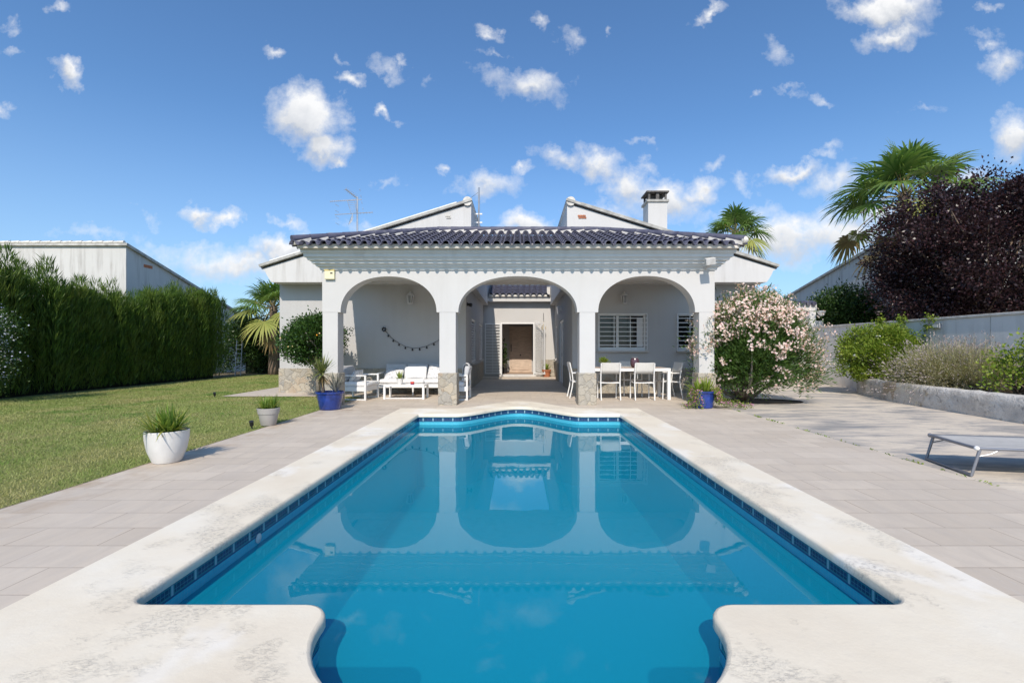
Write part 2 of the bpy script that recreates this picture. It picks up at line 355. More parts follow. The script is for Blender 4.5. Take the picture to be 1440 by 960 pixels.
def watermat():
    m, t, b = nt('pool_water'); t.nodes.remove(b); v = coord(t)
    bp = N(t,'ShaderNodeBump',{'Height':math_(t,'ADD', noise(t, coord(t, sc=(1,.55,1)), 3.2, 2, .5), math_(t,'MULTIPLY', noise(t, v, 14, 2, .5), .05)),'Strength':WAVE,'Distance':.02})
    gl = N(t,'ShaderNodeBsdfGlossy',{'Roughness':.012,'Normal':bp.outputs[0]}); tr = N(t,'ShaderNodeBsdfTransparent',{0:c4(WTINT)})
    lw = N(t,'ShaderNodeLayerWeight',{'Blend':.5,'Normal':bp.outputs[0]}).outputs['Facing']; fr = math_(t,'ADD', .022, math_(t,'MULTIPLY', math_(t,'POWER', lw, 4.6), .95), True)
    mx = N(t,'ShaderNodeMixShader',{0:fr}); df = N(t,'ShaderNodeBsdfDiffuse',{0:c4(WBODY)}); mb_ = N(t,'ShaderNodeMixShader',{0:WTURB}); t.links.new(tr.outputs[0], mb_.inputs[1]); t.links.new(df.outputs[0], mb_.inputs[2]); t.links.new(mb_.outputs[0], mx.inputs[1]); t.links.new(gl.outputs[0], mx.inputs[2])
    t.links.new(mx.outputs[0], t.nodes['Material Output'].inputs[0]); return m
WAVE = .05; WBODY = (.005,.285,.43); WTURB = .56; WTINT = (.34,.86,.92)
M['paving'] = paving(); M['drive'] = driveway(); M['coping'] = copingmat(); M['lawn'] = lawnmat()
M['pool_tile'] = mosaic('pool_mosaic', (.06,.45,.60), (.075,.50,.65), (.13,.48,.60)); M['frieze'] = frieze(); M['water'] = watermat()
def sheet(name, outer, holes, z, mat, kind='structure', parent=None, label=None):
    polys = [[Vector((x, y, 0)) for x, y in p] for p in [outer] + holes]
    tri = tessellate_polygon(polys); vs = [(v.x, v.y, z) for p in polys for v in p]
    mb = MB(); mb.add(vs, [tuple(f) for f in tri]); o = mb.build(name, mat, parent)
    me = o.data                                                        # all faces up
    if sum(p.normal.z*p.area for p in me.polygons) < 0: me.flip_normals()
    if kind: tag(o, kind=kind)
    return o
def rect(x0, x1, y0, y1): return [(x0,y0),(x1,y0),(x1,y1),(x0,y1)]
# pool outlines ------------------------------------------------------
def corner(cx, cy, r, a0, a1, n=6): return [(cx + r*math.cos(R(a0+(a1-a0)*i/n)), cy + r*math.sin(R(a0+(a1-a0)*i/n))) for i in range(n+1)]
XI, Y0, Y1 = 1.93, 2.32, 9.0
def bell(flat, w, h, x): t = min(1, abs(x)/w); return flat + h*(.5*(1+math.cos(PI*t)))**.85
inner = []
inner += corner(XI-.09, Y0+.09, .09, -90, 0)
inner += corner(XI-.04, Y1-.04, .04, 0, 90, 3)
inner += [(x, bell(Y1, 1.2, 1.14, x)) for x in np.linspace(1.2, -1.2, 41)]
inner += corner(-XI+.04, Y1-.04, .04, 90, 180, 3)
inner += corner(-XI+.09, Y0+.09, .09, 180, 270)
inner += corner(-1.05, Y0-.14, .14, 90, 0, 6)
inner += [(-.91*math.cos(a), Y0-.16-.66*math.sin(a)) for a in np.linspace(.02, PI-.02, 31)]
inner += corner(1.05, Y0-.14, .14, 180, 90, 6)
outer = [(-2.51, .35), (2.51, .35), (2.51, 9.9)] + [(x, bell(9.9, 1.34, 1.36, x)) for x in np.linspace(1.34, -1.34, 41)] + [(-2.51, 9.9)]
def offset(poly, d):
    P = np.array(poly); a = np.roll(P,1,0); c = np.roll(P,-1,0)
    t1 = unit(P-a); t2 = unit(c-P); n = unit(np.stack([(t1+t2)[:,1], -(t1+t2)[:,0]],1)); return [tuple(q) for q in P + n*d]   # + = outwards (ccw)
def ringwall(name, rings, mat, parent, uv=False, smooth=False, closed=True):
    mb = MB(); n = len(rings[0][0]); uvs = []; P = np.array(rings[0][0] + [rings[0][0][0]]); L = np.concatenate([[0], np.cumsum(np.linalg.norm(np.diff(P, axis=0), axis=1))])
    for poly, z in rings:
        q = list(poly) + [poly[0]]; mb.v += [(x,y,z) for x,y in q]; uvs += [(L[i], z) for i in range(n+1)]
    k = n+1
    for r in range(len(rings)-1): mb.f += [(r*k+i, r*k+i+1, (r+1)*k+i+1, (r+1)*k+i) for i in range(n)]
    if uv: mb.uv = uvs
    o = mb.build(name, mat, parent)
    if smooth: o.data.shade_smooth(); o.data.set_sharp_from_angle(angle=R(50))
    return o
pool = empty('swimming_pool', 'rectangular swimming pool with rounded roman ends, cream stone coping and blue water', 'pool', (0, 5.6, 0))
CT = .045
cop = sheet('coping', offset(outer, -.02), [offset(inner, .02)[::-1]], CT, M['coping'], None, pool)
ringwall('coping_edge', [(offset(inner,.02),CT),(offset(inner,.008),CT-.004),(inner,CT-.018),(inner,-.012),(offset(inner,.03),-.014)], M['coping'], cop, smooth=True)
ringwall('coping_rim', [(offset(outer,-.02),CT),(offset(outer,-.006),CT-.005),(outer,CT-.02),(outer,-.03)], M['coping'], cop, smooth=True)
wallp = offset(inner, .03)
ringwall('basin_wall', [(wallp,-.014),(wallp,-1.35)], M['pool_tile'], pool, uv=True)
fr = ringwall('tile_band', [(offset(wallp,-.004),-.105),(offset(wallp,-.004),-.025)], M['frieze'], pool, uv=True)
for l in fr.data.uv_layers[0].data: l.uv[1] += .105
fl = sheet('basin_floor', wallp, [], -1.35, M['pool_tile'], None, pool)
lay = fl.data.uv_layers.new(name='UVMap')
for l in fl.data.loops: lay.data[l.index].uv = fl.data.vertices[l.vertex_index].co[:2]
water = sheet('water', offset(wallp,-.001), [], -.165, M['water'])
MB().lathe([(.0001,0),(.034,0),(.036,.006),(.02,.01),(.014,.014),(.0001,.015)], (0,0,0), 16).build('return_fitting', M['white_pot'], None).matrix_world = Matrix.Translation((-1.958,3.52,-.12)) @ Matrix.Rotation(PI/2,4,'Y')
rf = COL.objects['return_fitting']; rf.parent = pool; rf.matrix_world = Matrix.Translation((-1.958,3.52-5.6,-.12)) @ Matrix.Rotation(PI/2,4,'Y')
# ground -------------------------------------------------------------
HX, HY0, HY1 = 2.3, .55, 9.6
soilmat = simple('dry_earth', (.20,.165,.12), 1, var=.35, vs=1.5, bmp=.5, bs=20)
sheet('ground', rect(-400,400,-60,800), [rect(-2.2,2.2,.7,10.6)[::-1]], -.05, soilmat)
def tb(y): return y
pv_hole = [(-HX,HY0),(HX,HY0),(HX,HY1)] + [(x, bell(9.6,1.25,1.3,x)) for x in np.linspace(1.25,-1.25,21)] + [(-HX,HY1)]
sheet('terrace_paving', [(-4.2,-3),(4.46,-3),(4.56,11.2),(4.9,14.5),(4.9,22.5),(-4.2,22.5)], [pv_hole[::-1]], 0, M['paving'])
# the bed of the oleander is a round hole in the driveway
def circ(cx, cy, rx, ry, n=32): return [(cx+rx*math.cos(2*PI*i/n), cy+ry*math.sin(2*PI*i/n)) for i in range(n)]
OLX, OLY = 5.55, 11.55
sheet('driveway_paving', [(4.46,-3),(30,-3),(30,24),(4.9,24),(4.9,14.5),(4.56,11.2)], [circ(OLX+.45,OLY+.1,1.0,.62)[::-1]], -.004, M['drive'])
sheet('planting_bed', circ(OLX+.45,OLY+.1,1.1,.7), [], -.03, M['soil'])
sheet('lawn', [(-30,-3),(-4.2,-3),(-4.2,12.75),(-8.1,12.75),(-8.1,24),(-30,24)], [], -.012, M['lawn'])
sheet('path', [(-8.1,12.75),(-4.2,12.75),(-4.2,30),(-8.1,30)], [], .004, M['paving'])
sheet('hedge_bed', rect(-16,-13.0,5,26), [], -.006, simple('leaf_litter',(.16,.13,.08),1,var=.5,vs=9,bmp=.8,bs=40))
# gravel strip and edging between lawn and terrace
tag(MB().box(-4.235,-4.205,-3,12.74,-.05,-.002).build('lawn_edging', simple('edging',(.20,.16,.11),.95,var=.4), None, bevel=.004), kind='structure')
def grassmat():
    m, t, b = nt('grass_blades_patchy'); g = N(t,'ShaderNodeNewGeometry').outputs['Random Per Island']; v = coord(t)
    a = ramp(t, g, (0,(.21,.28,.07)),(.5,(.30,.37,.11)),(1,(.40,.44,.165))); d = ramp(t, g, (0,(.33,.34,.11)),(.5,(.46,.43,.18)),(1,(.55,.49,.26)))
    col = mixc(t, ramp(t, noise(t, coord(t, sc=(1,.6,1)), .9, 5, .65, .5), (.46,0),(.60,.85)), a, d)
    col = mixc(t, ramp(t, noise(t, v, .7, 4, .6), (.56,0),(.64,.8)), col, (.13,.26,.05))
    t.links.new(col, b.inputs['Base Color']); b.inputs['Roughness'].default_value = .6; b.inputs['Specular IOR Level'].default_value = .2
    tr = N(t,'ShaderNodeBsdfTranslucent',{0:col}); mx = N(t,'ShaderNodeMixShader',{0:.35}); t.links.new(b.outputs[0], mx.inputs[1]); t.links.new(tr.outputs[0], mx.inputs[2])
    t.links.new(mx.outputs[0], t.nodes['Material Output'].inputs[0]); return m
# grass blades -------------------------------------------------------
def in_poly_lawn(n):
    # denser near the camera
    y = 1.2 + (14.2)*rng.random(n)**1.3; x = -4.20 - (3.5 + y*.6)*rng.random(n)**1.1*1.1
    return x, y
n = 170000; gx, gy = in_poly_lawn(n)
far = 70000; fx = -8.2 - 5.2*rng.random(far); fy = 10 + 13*rng.random(far)
gx = np.concatenate([gx, fx]); gy = np.concatenate([gy, fy])
ok = ~((gx > -8.15) & (gy > 12.7)) & (gx > -13.3); gx, gy = gx[ok], gy[ok]; n = len(gx)
C = np.stack([gx, gy, np.full(n,-.013)],1); D = np.stack([rng.normal(size=n)*.55, rng.normal(size=n)*.55, np.ones(n)],1)
dist = np.sqrt(gx**2+gy**2); Lb = rng.uniform(.018,.042,n)*(1+dist*.02); Wb = .004 + dist*.0006
D = unit(D); S = unit(np.cross(D, rng.normal(size=(n,3))))
V = np.stack([C - S*Wb[:,None]*.5, C + S*Wb[:,None]*.5, C + D*Lb[:,None]],1).reshape(-1,3)
tag(np_mesh('grass', V, np.arange(n*3).reshape(-1,3), grassmat()), 'short green grass of the lawn beside the terrace', 'grass', kind='stuff')
# weeds in the seam between terrace and driveway
sx = rng.uniform(2.5,11.2,70); base = np.repeat(sx,9); nb = len(base)
yy = base + rng.normal(size=nb)*.03; xs = 4.47 + (yy+3)/14.2*.1 + rng.normal(size=nb)*.012
C = np.stack([xs,yy,0*xs],1); D = np.stack([rng.normal(size=nb),rng.normal(size=nb),.8+0*xs],1)
keep = rng.random(nb) < np.repeat(rng.random(70)**1.5, 9)
o = leaf_obj('weeds', [leafset(C[keep], D[keep], rng.uniform(.015,.045,keep.sum()), .012)], M['strap'], None)
tag(o, 'small green weeds along the seam between terrace and driveway', 'weeds', kind='stuff')
tag(MB().box(4.452,4.462,-3,4.0,-.01,.003).build('paving_seam', M['soil']), kind='structure')
# ------------------------------------------------------------------ villa
FY, BY, WT = 10.8, 13.84, .36
villa = empty('villa', 'single storey pale grey villa with three arched porch and twin gables', 'house', (0, FY, 0))
FL, FR = -4.53, 4.50
SPR, TOP = 2.135, 3.46
def arch_wall(mb, segs, x0, x1, d0, d1, swap=False):
    """wall above the piers between x0..x1; segs = arches (a,b,rise); depth d0..d1; swap: runs along y."""
    xs = [x0]
    for a, b, rise in segs:
        xs += [a - .0005] + [ (a+b)/2 - (b-a)/2*math.cos(PI*i/40) for i in range(41)] + [b + .0005]
    xs.append(x1); zb = []
    for x in xs:
        z = SPR
        for a, b, rise in segs:
            if a <= x <= b:
                u = (x-(a+b)/2)/((b-a)/2); z = SPR + rise*max(0, 1-abs(u)**2.15)**(1/2.15)
        zb.append(z)
    n = len(xs); vs = []
    for d in (d0, d1):
        for x, z in zip(xs, zb): vs += [(x,d,z),(x,d,TOP)]
    if swap: vs = [(d,x,z) for x,d,z in vs]
    o = 2*n; fs = []
    for i in range(n-1):
        a, b, c, d = 2*i, 2*i+1, 2*i+3, 2*i+2
        fs += [(a,d,c,b), (o+a,o+b,o+c,o+d), (a,o+a,o+d,d), (b,c,o+c,o+b)]
    fs += [(0,1,o+1,o), (2*n-2,o+2*n-2,o+2*n-1,2*n-1)]
    mb.add(vs, fs)
mb = MB(); arch_wall(mb, [(-4.11,-1.90,.825),(-1.40,1.335,.83),(1.82,4.05,.835)], FL, FR, FY, FY+WT)
fac = mb.build('arcade_wall', M['facade'], villa, auto=35)
for a, b in ((FL,FL+WT),(FR-WT,FR)): MB().box(a,b,FY+WT+.002,BY-.55,3.20,TOP).build('side_beam', M['facade'], villa)
for a, b in ((FL,-4.17),(-1.84,-1.455),(1.385,1.755),(4.14,FR)):
    p = MB().box(a+.004,b-.004,FY+.004,FY+WT,.70,SPR-.001).build('pillar', M['facade'], villa, bevel=.006)
    MB().box(a-.025,b+.025,FY-.025,FY+WT+.025,-.01,.74).build('stone_plinth', M['stone'], p, bevel=.02)
MB().box(FL+WT,FR-WT,FY+WT,14.05,3.2,3.3).build('porch_ceiling', M['white_wall'], villa)
# back wall with windows: pieces butt round the openings
WL, WR = -7.06, 6.96
def holed(mb, x0, x1, y0, y1, z0, z1, holes):
    xs = sorted({x0,x1}|{h[0] for h in holes}|{h[1] for h in holes}); zs = sorted({z0,z1}|{h[2] for h in holes}|{h[3] for h in holes})
    for i in range(len(xs)-1):
        for j in range(len(zs)-1):
            cx, cz = (xs[i]+xs[i+1])/2, (zs[j]+zs[j+1])/2
            if not any(h[0]<cx<h[1] and h[2]<cz<h[3] for h in holes): mb.box(xs[i],xs[i+1],y0,y1,zs[j],zs[j+1])
W1 = (2.34,3.74,1.24,2.33); W2 = (4.67,5.75,1.24,2.33)
mb = MB(); holed(mb, WL, -1.57, BY, BY+.3, -.02, 3.2, []); mb.build('rear_wall', M['grey_wall'], villa)
mb = MB(); holed(mb, 1.57, WR, BY, BY+.3, -.02, 3.2, [W1, W2]); mb.build('rear_wall', M['grey_wall'], villa)
for a, b in ((WL-.02,-1.60),(1.60,WR+.02)):
    MB().box(a,b,BY-.03,BY+.01,-.02,.72).build('stone_base', M['stone'], villa, bevel=.012)
for x, s in ((WL,1),(WR,-1)):                              # outer flanks
    MB().box(x, x+s*.3, BY+.302, 30, -.02, 3.2).build('side_wall', M['white_wall'], villa)
    MB().box(x-s*.03, x+s*.05, BY+.012, 30, -.02, .72).build('stone_base', M['stone'], villa)
for s in (-1, 1):                                          # patio flanks
    hs = [(15.5,17.0,.85,2.3),(18.55,20.2,.85,2.3)] if s < 0 else [(16.65,18.5,0.02,2.35),(19.5,20.4,.85,2.25)]
    mb = MB(); holed(mb, BY+.302, 20.6, 0, .3, -.02, 3.2, hs); mb.v = [(s*(1.57+y), x, z) for x, y, z in mb.v]; mb.build('patio_wall', M['grey_wall'], villa)
    segs = [(BY-.03, 16.6 if s > 0 else 20.4)] + ([(18.55, 20.4)] if s > 0 else [])
    for a, b in segs: MB().box(s*1.545, s*1.60, a, b, -.02, .72).build('stone_base', M['stone'], villa)
    for k, (a, b, z0, z1) in enumerate(hs):
        if s > 0 and k == 0:
            d = MB().box(1.64,1.68,a+.03,b-.03,.02,2.32).build('patio_door', M['shutter'], villa)
            f = MB(); f.box(1.60,1.66,a,a+.07,.02,2.35).box(1.60,1.66,b-.07,b,.02,2.35).box(1.60,1.66,a+.071,b-.071,2.27,2.35).box(1.605,1.655,(a+b)/2-.05,(a+b)/2+.05,.05,2.269); f.build('frame', M['white_metal'], d)
            MB().bar((1.585,(a+b)/2-.12,1.0),(1.585,(a+b)/2-.12,1.14),.02,.02).build('handle', M['steel'], d)
        else:
            d = MB().box(s*1.66,s*1.70,a,b,z0,z1).build('window', M['glass'], villa)
            f = MB()
            for q in np.linspace(z0+.06, z1-.06, 16): f.mbox(Matrix.Translation((s*1.625,(a+b)/2,q)) @ Matrix.Rotation(s*.5,4,'Y'), .012, b-a-.1, .075)
            f.build('louvre_shutter', M['shutter'], d)
            g = MB(); g.box(s*1.585,s*1.655,a,a+.05,z0,z1).box(s*1.585,s*1.655,b-.05,b,z0,z1).box(s*1.585,s*1.655,a+.051,b-.051,z1-.05,z1).box(s*1.585,s*1.655,a+.051,b-.051,z0,z0+.05); g.build('frame', M['white_metal'], d)
            MB().box(s*1.50,s*1.60,a-.04,b+.04,z0-.045,z0).build('sill', M['white_wall'], d)
def barred(w, n, mull):
    x0, x1, z0, z1 = w
    r = MB().box(x0,x1,BY+.12,BY+.14,z0,z1).build('window', M['glass'], villa)
    f = MB(); y0, y1 = BY+.05, BY+.115
    f.box(x0,x0+.05,y0,y1,z0,z1).box(x1-.05,x1,y0,y1,z0,z1).box(x0+.051,x1-.051,y0,y1,z1-.06,z1).box(x0+.051,x1-.051,y0,y1,z0,z0+.10)
    for m_ in mull: f.box(m_-.035,m_+.035,y0-.004,y1,z0+.101,z1-.061)
    f.build('window_frame', M['white_metal'], r)
    g = MB(); gy = BY-.07; e = .02
    for i in range(n+2): g.bar((x0-e,gy,z0+.03+(z1-z0-.04)*i/(n+1)),(x1+e,gy,z0+.03+(z1-z0-.04)*i/(n+1)),.014,.022)
    for t in (0,.325,.655,1): g.bar((x0-e+(x1-x0+2*e)*t,gy+.006,z0+.03),(x0-e+(x1-x0+2*e)*t,gy+.006,z1-.01),.016,.016)
    for z in (z0+.25,z1-.25):
        for x in (x0-e,x1+e): g.bar((x,gy,z),(x,BY+.01,z),.016,.016)
    g.build('security_grille', M['white_metal'], r)
    MB().box(x0-.05,x1+.05,BY-.13,BY+.045,z0-.04,z0-.003).build('sill', M['white_wall'], r, bevel=.004)
    if len(mull): MB().box(x1-.24,x1-.06,BY+.1165,BY+.1195,z0+.11,z1-.11).build('curtain', M['white_fabric'], r)
barred(W1, 7, [(W1[0]+W1[1])/2 - .13]); barred(W2, 7, [])
# patio end wall, vestibule and entrance
EY = 20.6
mb = MB(); holed(mb, -1.57, 1.57, EY, EY+.3, -.02, 3.34, [(-.75,.62,.17,2.38)]); mb.build('patio_end_wall', M['facade'], villa)
MB().box(-1.57,1.57,EY-.32,EY+.3,3.34,3.535).build('patio_fascia', M['white_wall'], villa)
MB().box(.98,1.56,EY-.03,EY-.002,.1,.82).build('stone_base', M['stone'], villa)
MB().box(-1.56,1.56,EY-.75,EY-.004,-.02,.085).build('entrance_step', M['paving'], villa, bevel=.008)
MB().box(-.9,.75,EY-.25,EY-.005,.086,.165).build('entrance_sill', M['white_wall'], villa, bevel=.006)
v = MB(); v.box(-.95,-.80,EY+.302,EY+2,0,2.6).box(.66,.8,EY+.302,EY+2,0,2.6).box(-.799,.659,EY+1.9,EY+2,0,2.6).box(-.799,.659,EY+.302,EY+1.899,2.45,2.6); v.build('vestibule', M['grey_wall'], villa)
MB().box(-.799,.659,EY+.0,EY+1.899,.02,.168).build('vestibule_floor', simple('vestibule_tiles',(.36,.24,.16),.4), villa)
fd = MB().box(-.46,.60,EY+1.84,EY+1.885,.17,2.36).build('front_door', M['door_wood'], villa)
p = MB(); 
for x0, x1 in ((-.34,.47),):
    p.box(x0,x1,EY+1.82,EY+1.835,.28,.88)
    top = [(x0,1.12),(x1,1.12),(x1,2.0)] + [(x0+(x1-x0)*(1-i/12), 2.0+.13*math.sin(PI*i/12)) for i in range(1,12)] + [(x0,2.0)]
    p.prism(top,'y',EY+1.82,EY+1.835)
p.build('raised_panel', M['door_wood'], fd, bevel=.012)
MB().bar((-.38,EY+1.79,1.15),(-.38,EY+1.79,1.5),.03,.04).build('handle', M['dark'], fd); MB().ball((.06,EY+1.80,.99),.035).build('door_knob', M['dark'], fd)
fm = MB(); fm.box(-.80,-.752,EY-.02,EY+.1,.166,2.38).box(.622,.67,EY-.02,EY+.1,.166,2.38).box(-.80,.67,EY-.02,EY+.1,2.381,2.44); fm.build('door_frame', M['white_metal'], villa)
# gate leaves
def leaf(hx, w, ang, lattice):
    g = MB(); z0, z1 = .2, 2.4
    for x in (0, w-.05): g.box(x,x+.05,-.02,.02,z0,z1)
    for z in (z0,z1-.05): g.box(.051,w-.051,-.018,.018,z,z+.05)
    if lattice:
        for i in range(26):
            z = z0 + .05 + i*.084
            for d in (1,-1): g.bar((.05,.004*d,z if d>0 else z+.16),(w-.05,.004*d,z+.16 if d>0 else z),.008,.016)
    else:
        for i in range(1,17): g.box(.052,w-.052,-.028,.028,z0+i*.128,z0+i*.128+.03)
        g.box(w*.5-.01,w*.5+.01,-.008,.008,z0+.051,z1-.051)
    m = Matrix.Translation((hx, EY-.06, 0)) @ Matrix.Rotation(ang,4,'Z'); g.v = [tuple(m @ Vector(q)) for q in g.v]
    return g.build('security_gate', M['white_metal'], villa)
leaf(-.80, .70, R(182.5), False); leaf(.67, .70, R(-52), True)
# cornice ------------------------------------------------------------
prof = [(0,3.10),(.035,3.105),(.05,3.16),(.10,3.175),(.115,3.215),(.17,3.23),(.175,3.275),(.235,3.295),(.25,3.345),(.295,3.355),(.30,3.42),(.34,3.44),(.35,3.505),(0,3.51)]
vs = []; fs = []
for o, z in prof: vs += [(FL-o,13.28,z),(FL-o,FY-o,z),(FR+o,FY-o,z),(FR+o,13.28,z)]
for i in range(len(prof)-1):
    for j in range(3): fs.append((4*i+j,4*i+j+1,4*i+4+j+1,4*i+4+j))
MB().add(vs, fs).build('cornice', M['cornice'], villa)
# tiled porch roof ----------------------------------------------------
EX0, EX1, EYY, EZ = FL-.47, FR+.47, FY-.60, 3.53
RUN, PIT = 2.78, .335
def barrel(mb, W, run, pit, base, ux, uy, hipL=1, hipR=1, p=.222, course=.31):
    """corrugated courses; u along the eave, v up the slope; base = eave start, ux/uy = world directions (2d)."""
    nper = int(W/p); npx = nper*14; nc = int(run/course)
    prof_ = []
    for i in range(npx+1):
        u = i/14*p; ph = (i % 14)/14
        z = .07*math.sqrt(max(0,1-(2*ph/.64-1)**2)) if ph < .64 else -.035*math.sin(PI*(ph-.64)/.36)
        prof_.append((u, z))
    for c in range(nc+1):
        v0, v1 = c*course, min((c+1)*course+.05, run)
        k = len(mb.v)
        for v, lift in ((v0,.045),(v1,.0)):
            for u, z in prof_:
                a, b = hipL*v, W - hipR*v; uu = min(max(u,a),b); inside = a < u < b
                zz = EZ + pit*v + lift + (z if inside else -.02)
                mb.v.append((base[0]+ux[0]*uu+uy[0]*v, base[1]+ux[1]*uu+uy[1]*v, zz))
        m = len(prof_)
        for i in range(m-1):
            if mb.v[k+i] != mb.v[k+i+1]: mb.f.append((k+i,k+i+1,k+m+i+1,k+m+i))
mb = MB(); barrel(mb, EX1-EX0, RUN, PIT, (EX0,EYY), (1,0), (0,1)); roof = mb.build('porch_roof', M['tile'], villa, solid=.014, auto=60)
mb = MB(); barrel(mb, 3.0, RUN, PIT, (EX0,EYY+3.0), (0,-1), (1,0), 0, 1); mb.build('side_roof', M['tile'], villa, solid=.014, auto=60)
mb = MB(); barrel(mb, 3.0, RUN, PIT, (EX1,EYY), (0,1), (-1,0), 1, 0); mb.build('side_roof', M['tile'], villa, solid=.014, auto=60)
dk = simple('clay_deck',(.20,.11,.07),.9,var=.4)
def deck(name, e0, e1, t1, t0): MB().add([e0,e1,t1,t0]+[(a,b,c-.03) for a,b,c in (e0,e1,t1,t0)],[(0,1,2,3),(7,6,5,4),(0,4,5,1),(1,5,6,2),(2,6,7,3),(3,7,4,0)]).build(name, dk, villa)
zt = EZ + PIT*RUN - .045; ze = EZ + PIT*.2 - .045
deck('roof_deck',(EX0+.2,EYY+.2,ze),(EX1-.2,EYY+.2,ze),(EX1-RUN,EYY+RUN,zt),(EX0+RUN,EYY+RUN,zt))
def hip(p, q, name='hip_ridge'):
    b = MB(); p, q = Vector(p), Vector(q); b.bar(p+Vector((0,0,.06)), q+Vector((0,0,.06)), .13, .13); r = b.build(name, M['mortar'], villa)
    d = (q-p); L = d.length; d.normalize(); c = MB(); k = int(L/.36)
    for i in range(k):
        a, e = p + d*(L*i/k-.03), p + d*(L*(i+1)/k)
        c.tube([a+Vector((0,0,.125)), e+Vector((0,0,.135))], [.085,.068], 10)
    c.build('ridge_tiles', M['tile'], r, auto=50)
MB().box(EX0+.12,EX1-.12,EYY+.12,EYY+.4,3.512,3.60).box(EX0+.12,EX0+.3,EYY+.401,EYY+2.9,3.512,3.60).box(EX1-.3,EX1-.12,EYY+.401,EYY+2.9,3.512,3.60).build('eave_mortar', M['mortar'], villa)
rz_ = EZ + PIT*RUN
hip((EX0+.06,EYY+.06,EZ+.04),(EX0+RUN,EYY+RUN,rz_)); hip((EX1-.06,EYY+.06,EZ+.04),(EX1-RUN,EYY+RUN,rz_)); hip((EX0+RUN,EYY+RUN,rz_),(EX1-RUN,EYY+RUN,rz_),'top_ridge')
MB().ball((EX1-.05,EYY+.05,EZ+.14),.085).build('hip_end', M['mortar'], villa)
# unseen roof slab behind the ridge, placed and sized to shade the patio floor
MB().box(-1.34,1.34,EYY+RUN+.12,14.95,4.02,4.27).build('shade_roof', M['white_wall'], villa)
# gables --------------------------------------------------------------
GY = 13.3
for s in (-1, 1):
    xo, xi, zo, zi = s*7.30, s*1.36, 3.60, 5.46
    poly = [(xi,3.18),(s*7.02,3.18),(s*7.1,3.30),(s*7.16,3.40),(s*7.2,3.5),(xo,zo-.05),(xi,zi-.05)]
    MB().prism(poly,'y',GY,BY-.001).build('gable_wall', M['white_wall'], villa)
    MB().prism([(xi,3.201),(s*7.06,3.201),(s*7.06,3.62),(xi,zi-.06)],'y',BY,29.9).build('attic_wall', M['white_wall'], villa)
    n = Vector((zi-zo,0,-(xi-xo))).normalized(); n = n if n.z > 0 else -n
    sl = MB(); a, b = Vector((xo-s*-.02,0,zo)), Vector((xi-s*.04,0,zi+.012))
    q = [a, b, b+n*.07, a+n*.07]; sl.prism([(v.x,v.z) for v in q],'y',GY-.09,30); r = sl.build('gable_roof', M['roofslab'], villa)
    t = MB(); c0, c1 = a.lerp(b,.05 if s<0 else .04), a.lerp(b,.93)
    q = [c0+n*.071, c1+n*.071, c1+n*(.105 if s<0 else .09), c0+n*(.105 if s<0 else .09)]; t.prism([(v.x,v.z) for v in q],'y',GY-.06,29.9); t.build('roof_covering', M['white_metal'] if s<0 else M['roofslab'], r)
    MB().tube([(xi+s*.10,GY-.06,zi+.0),(xi+s*.10,30,zi+.0)], .13, 12).build('ridge_end', M['mortar'], r, auto=50)
    e = MB()
    for k in range(9): e.tube([(xo+s*.02,GY+.1+k*1.8,zo+.02),(xo+s*.02,GY+1.85+k*1.8,zo+.03)],.06,8)
    e.build('eave_tiles', M['tile'], r, auto=50)
    # weep pipes / vent block
    vb = MB(); vx, vz = wx(632 if s<0 else 818, GY), wz(305, GY)
    for i in range(5 if s>0 else 3):
        for j in range(2): vb.tube([(vx+(i-2)*.045+j*.02,GY-.02,vz+.03-j*.055),(vx+(i-2)*.045+j*.02,GY+.02,vz+.03-j*.055)],.024,8)
    vb.build('vent', M['terracotta'] if s>0 else M['mortar'], villa)
MB().box(-6.9,6.9,29.7,30,-.02,3.2).build('rear_facade', M['white_wall'], villa)
# patio end roof (tiles seen through the middle arch)
EZs = EZ; EZ = 3.575
mb = MB(); barrel(mb, 2.62, 2.2, .36, (-1.30,EY-.48), (1,0), (0,1), 0, 0, p=.262); mb.build('patio_roof', M['tile'], villa, solid=.014, auto=60); EZ = EZs
MB().add([(-1.29,EY-.40,3.56),(1.29,EY-.40,3.56),(1.29,EY+1.7,4.31),(-1.29,EY+1.7,4.31)],[(0,1,2,3)]).build('roof_deck', dk, villa)
MB().box(-1.3,1.3,EY-.40,EY-.2,3.536,3.64).build('patio_eave', M['mortar'], villa)
MB().box(1.2,1.34,EY-.40,EY+1.5,3.54,3.95).build('roof_verge', M['mortar'], villa)
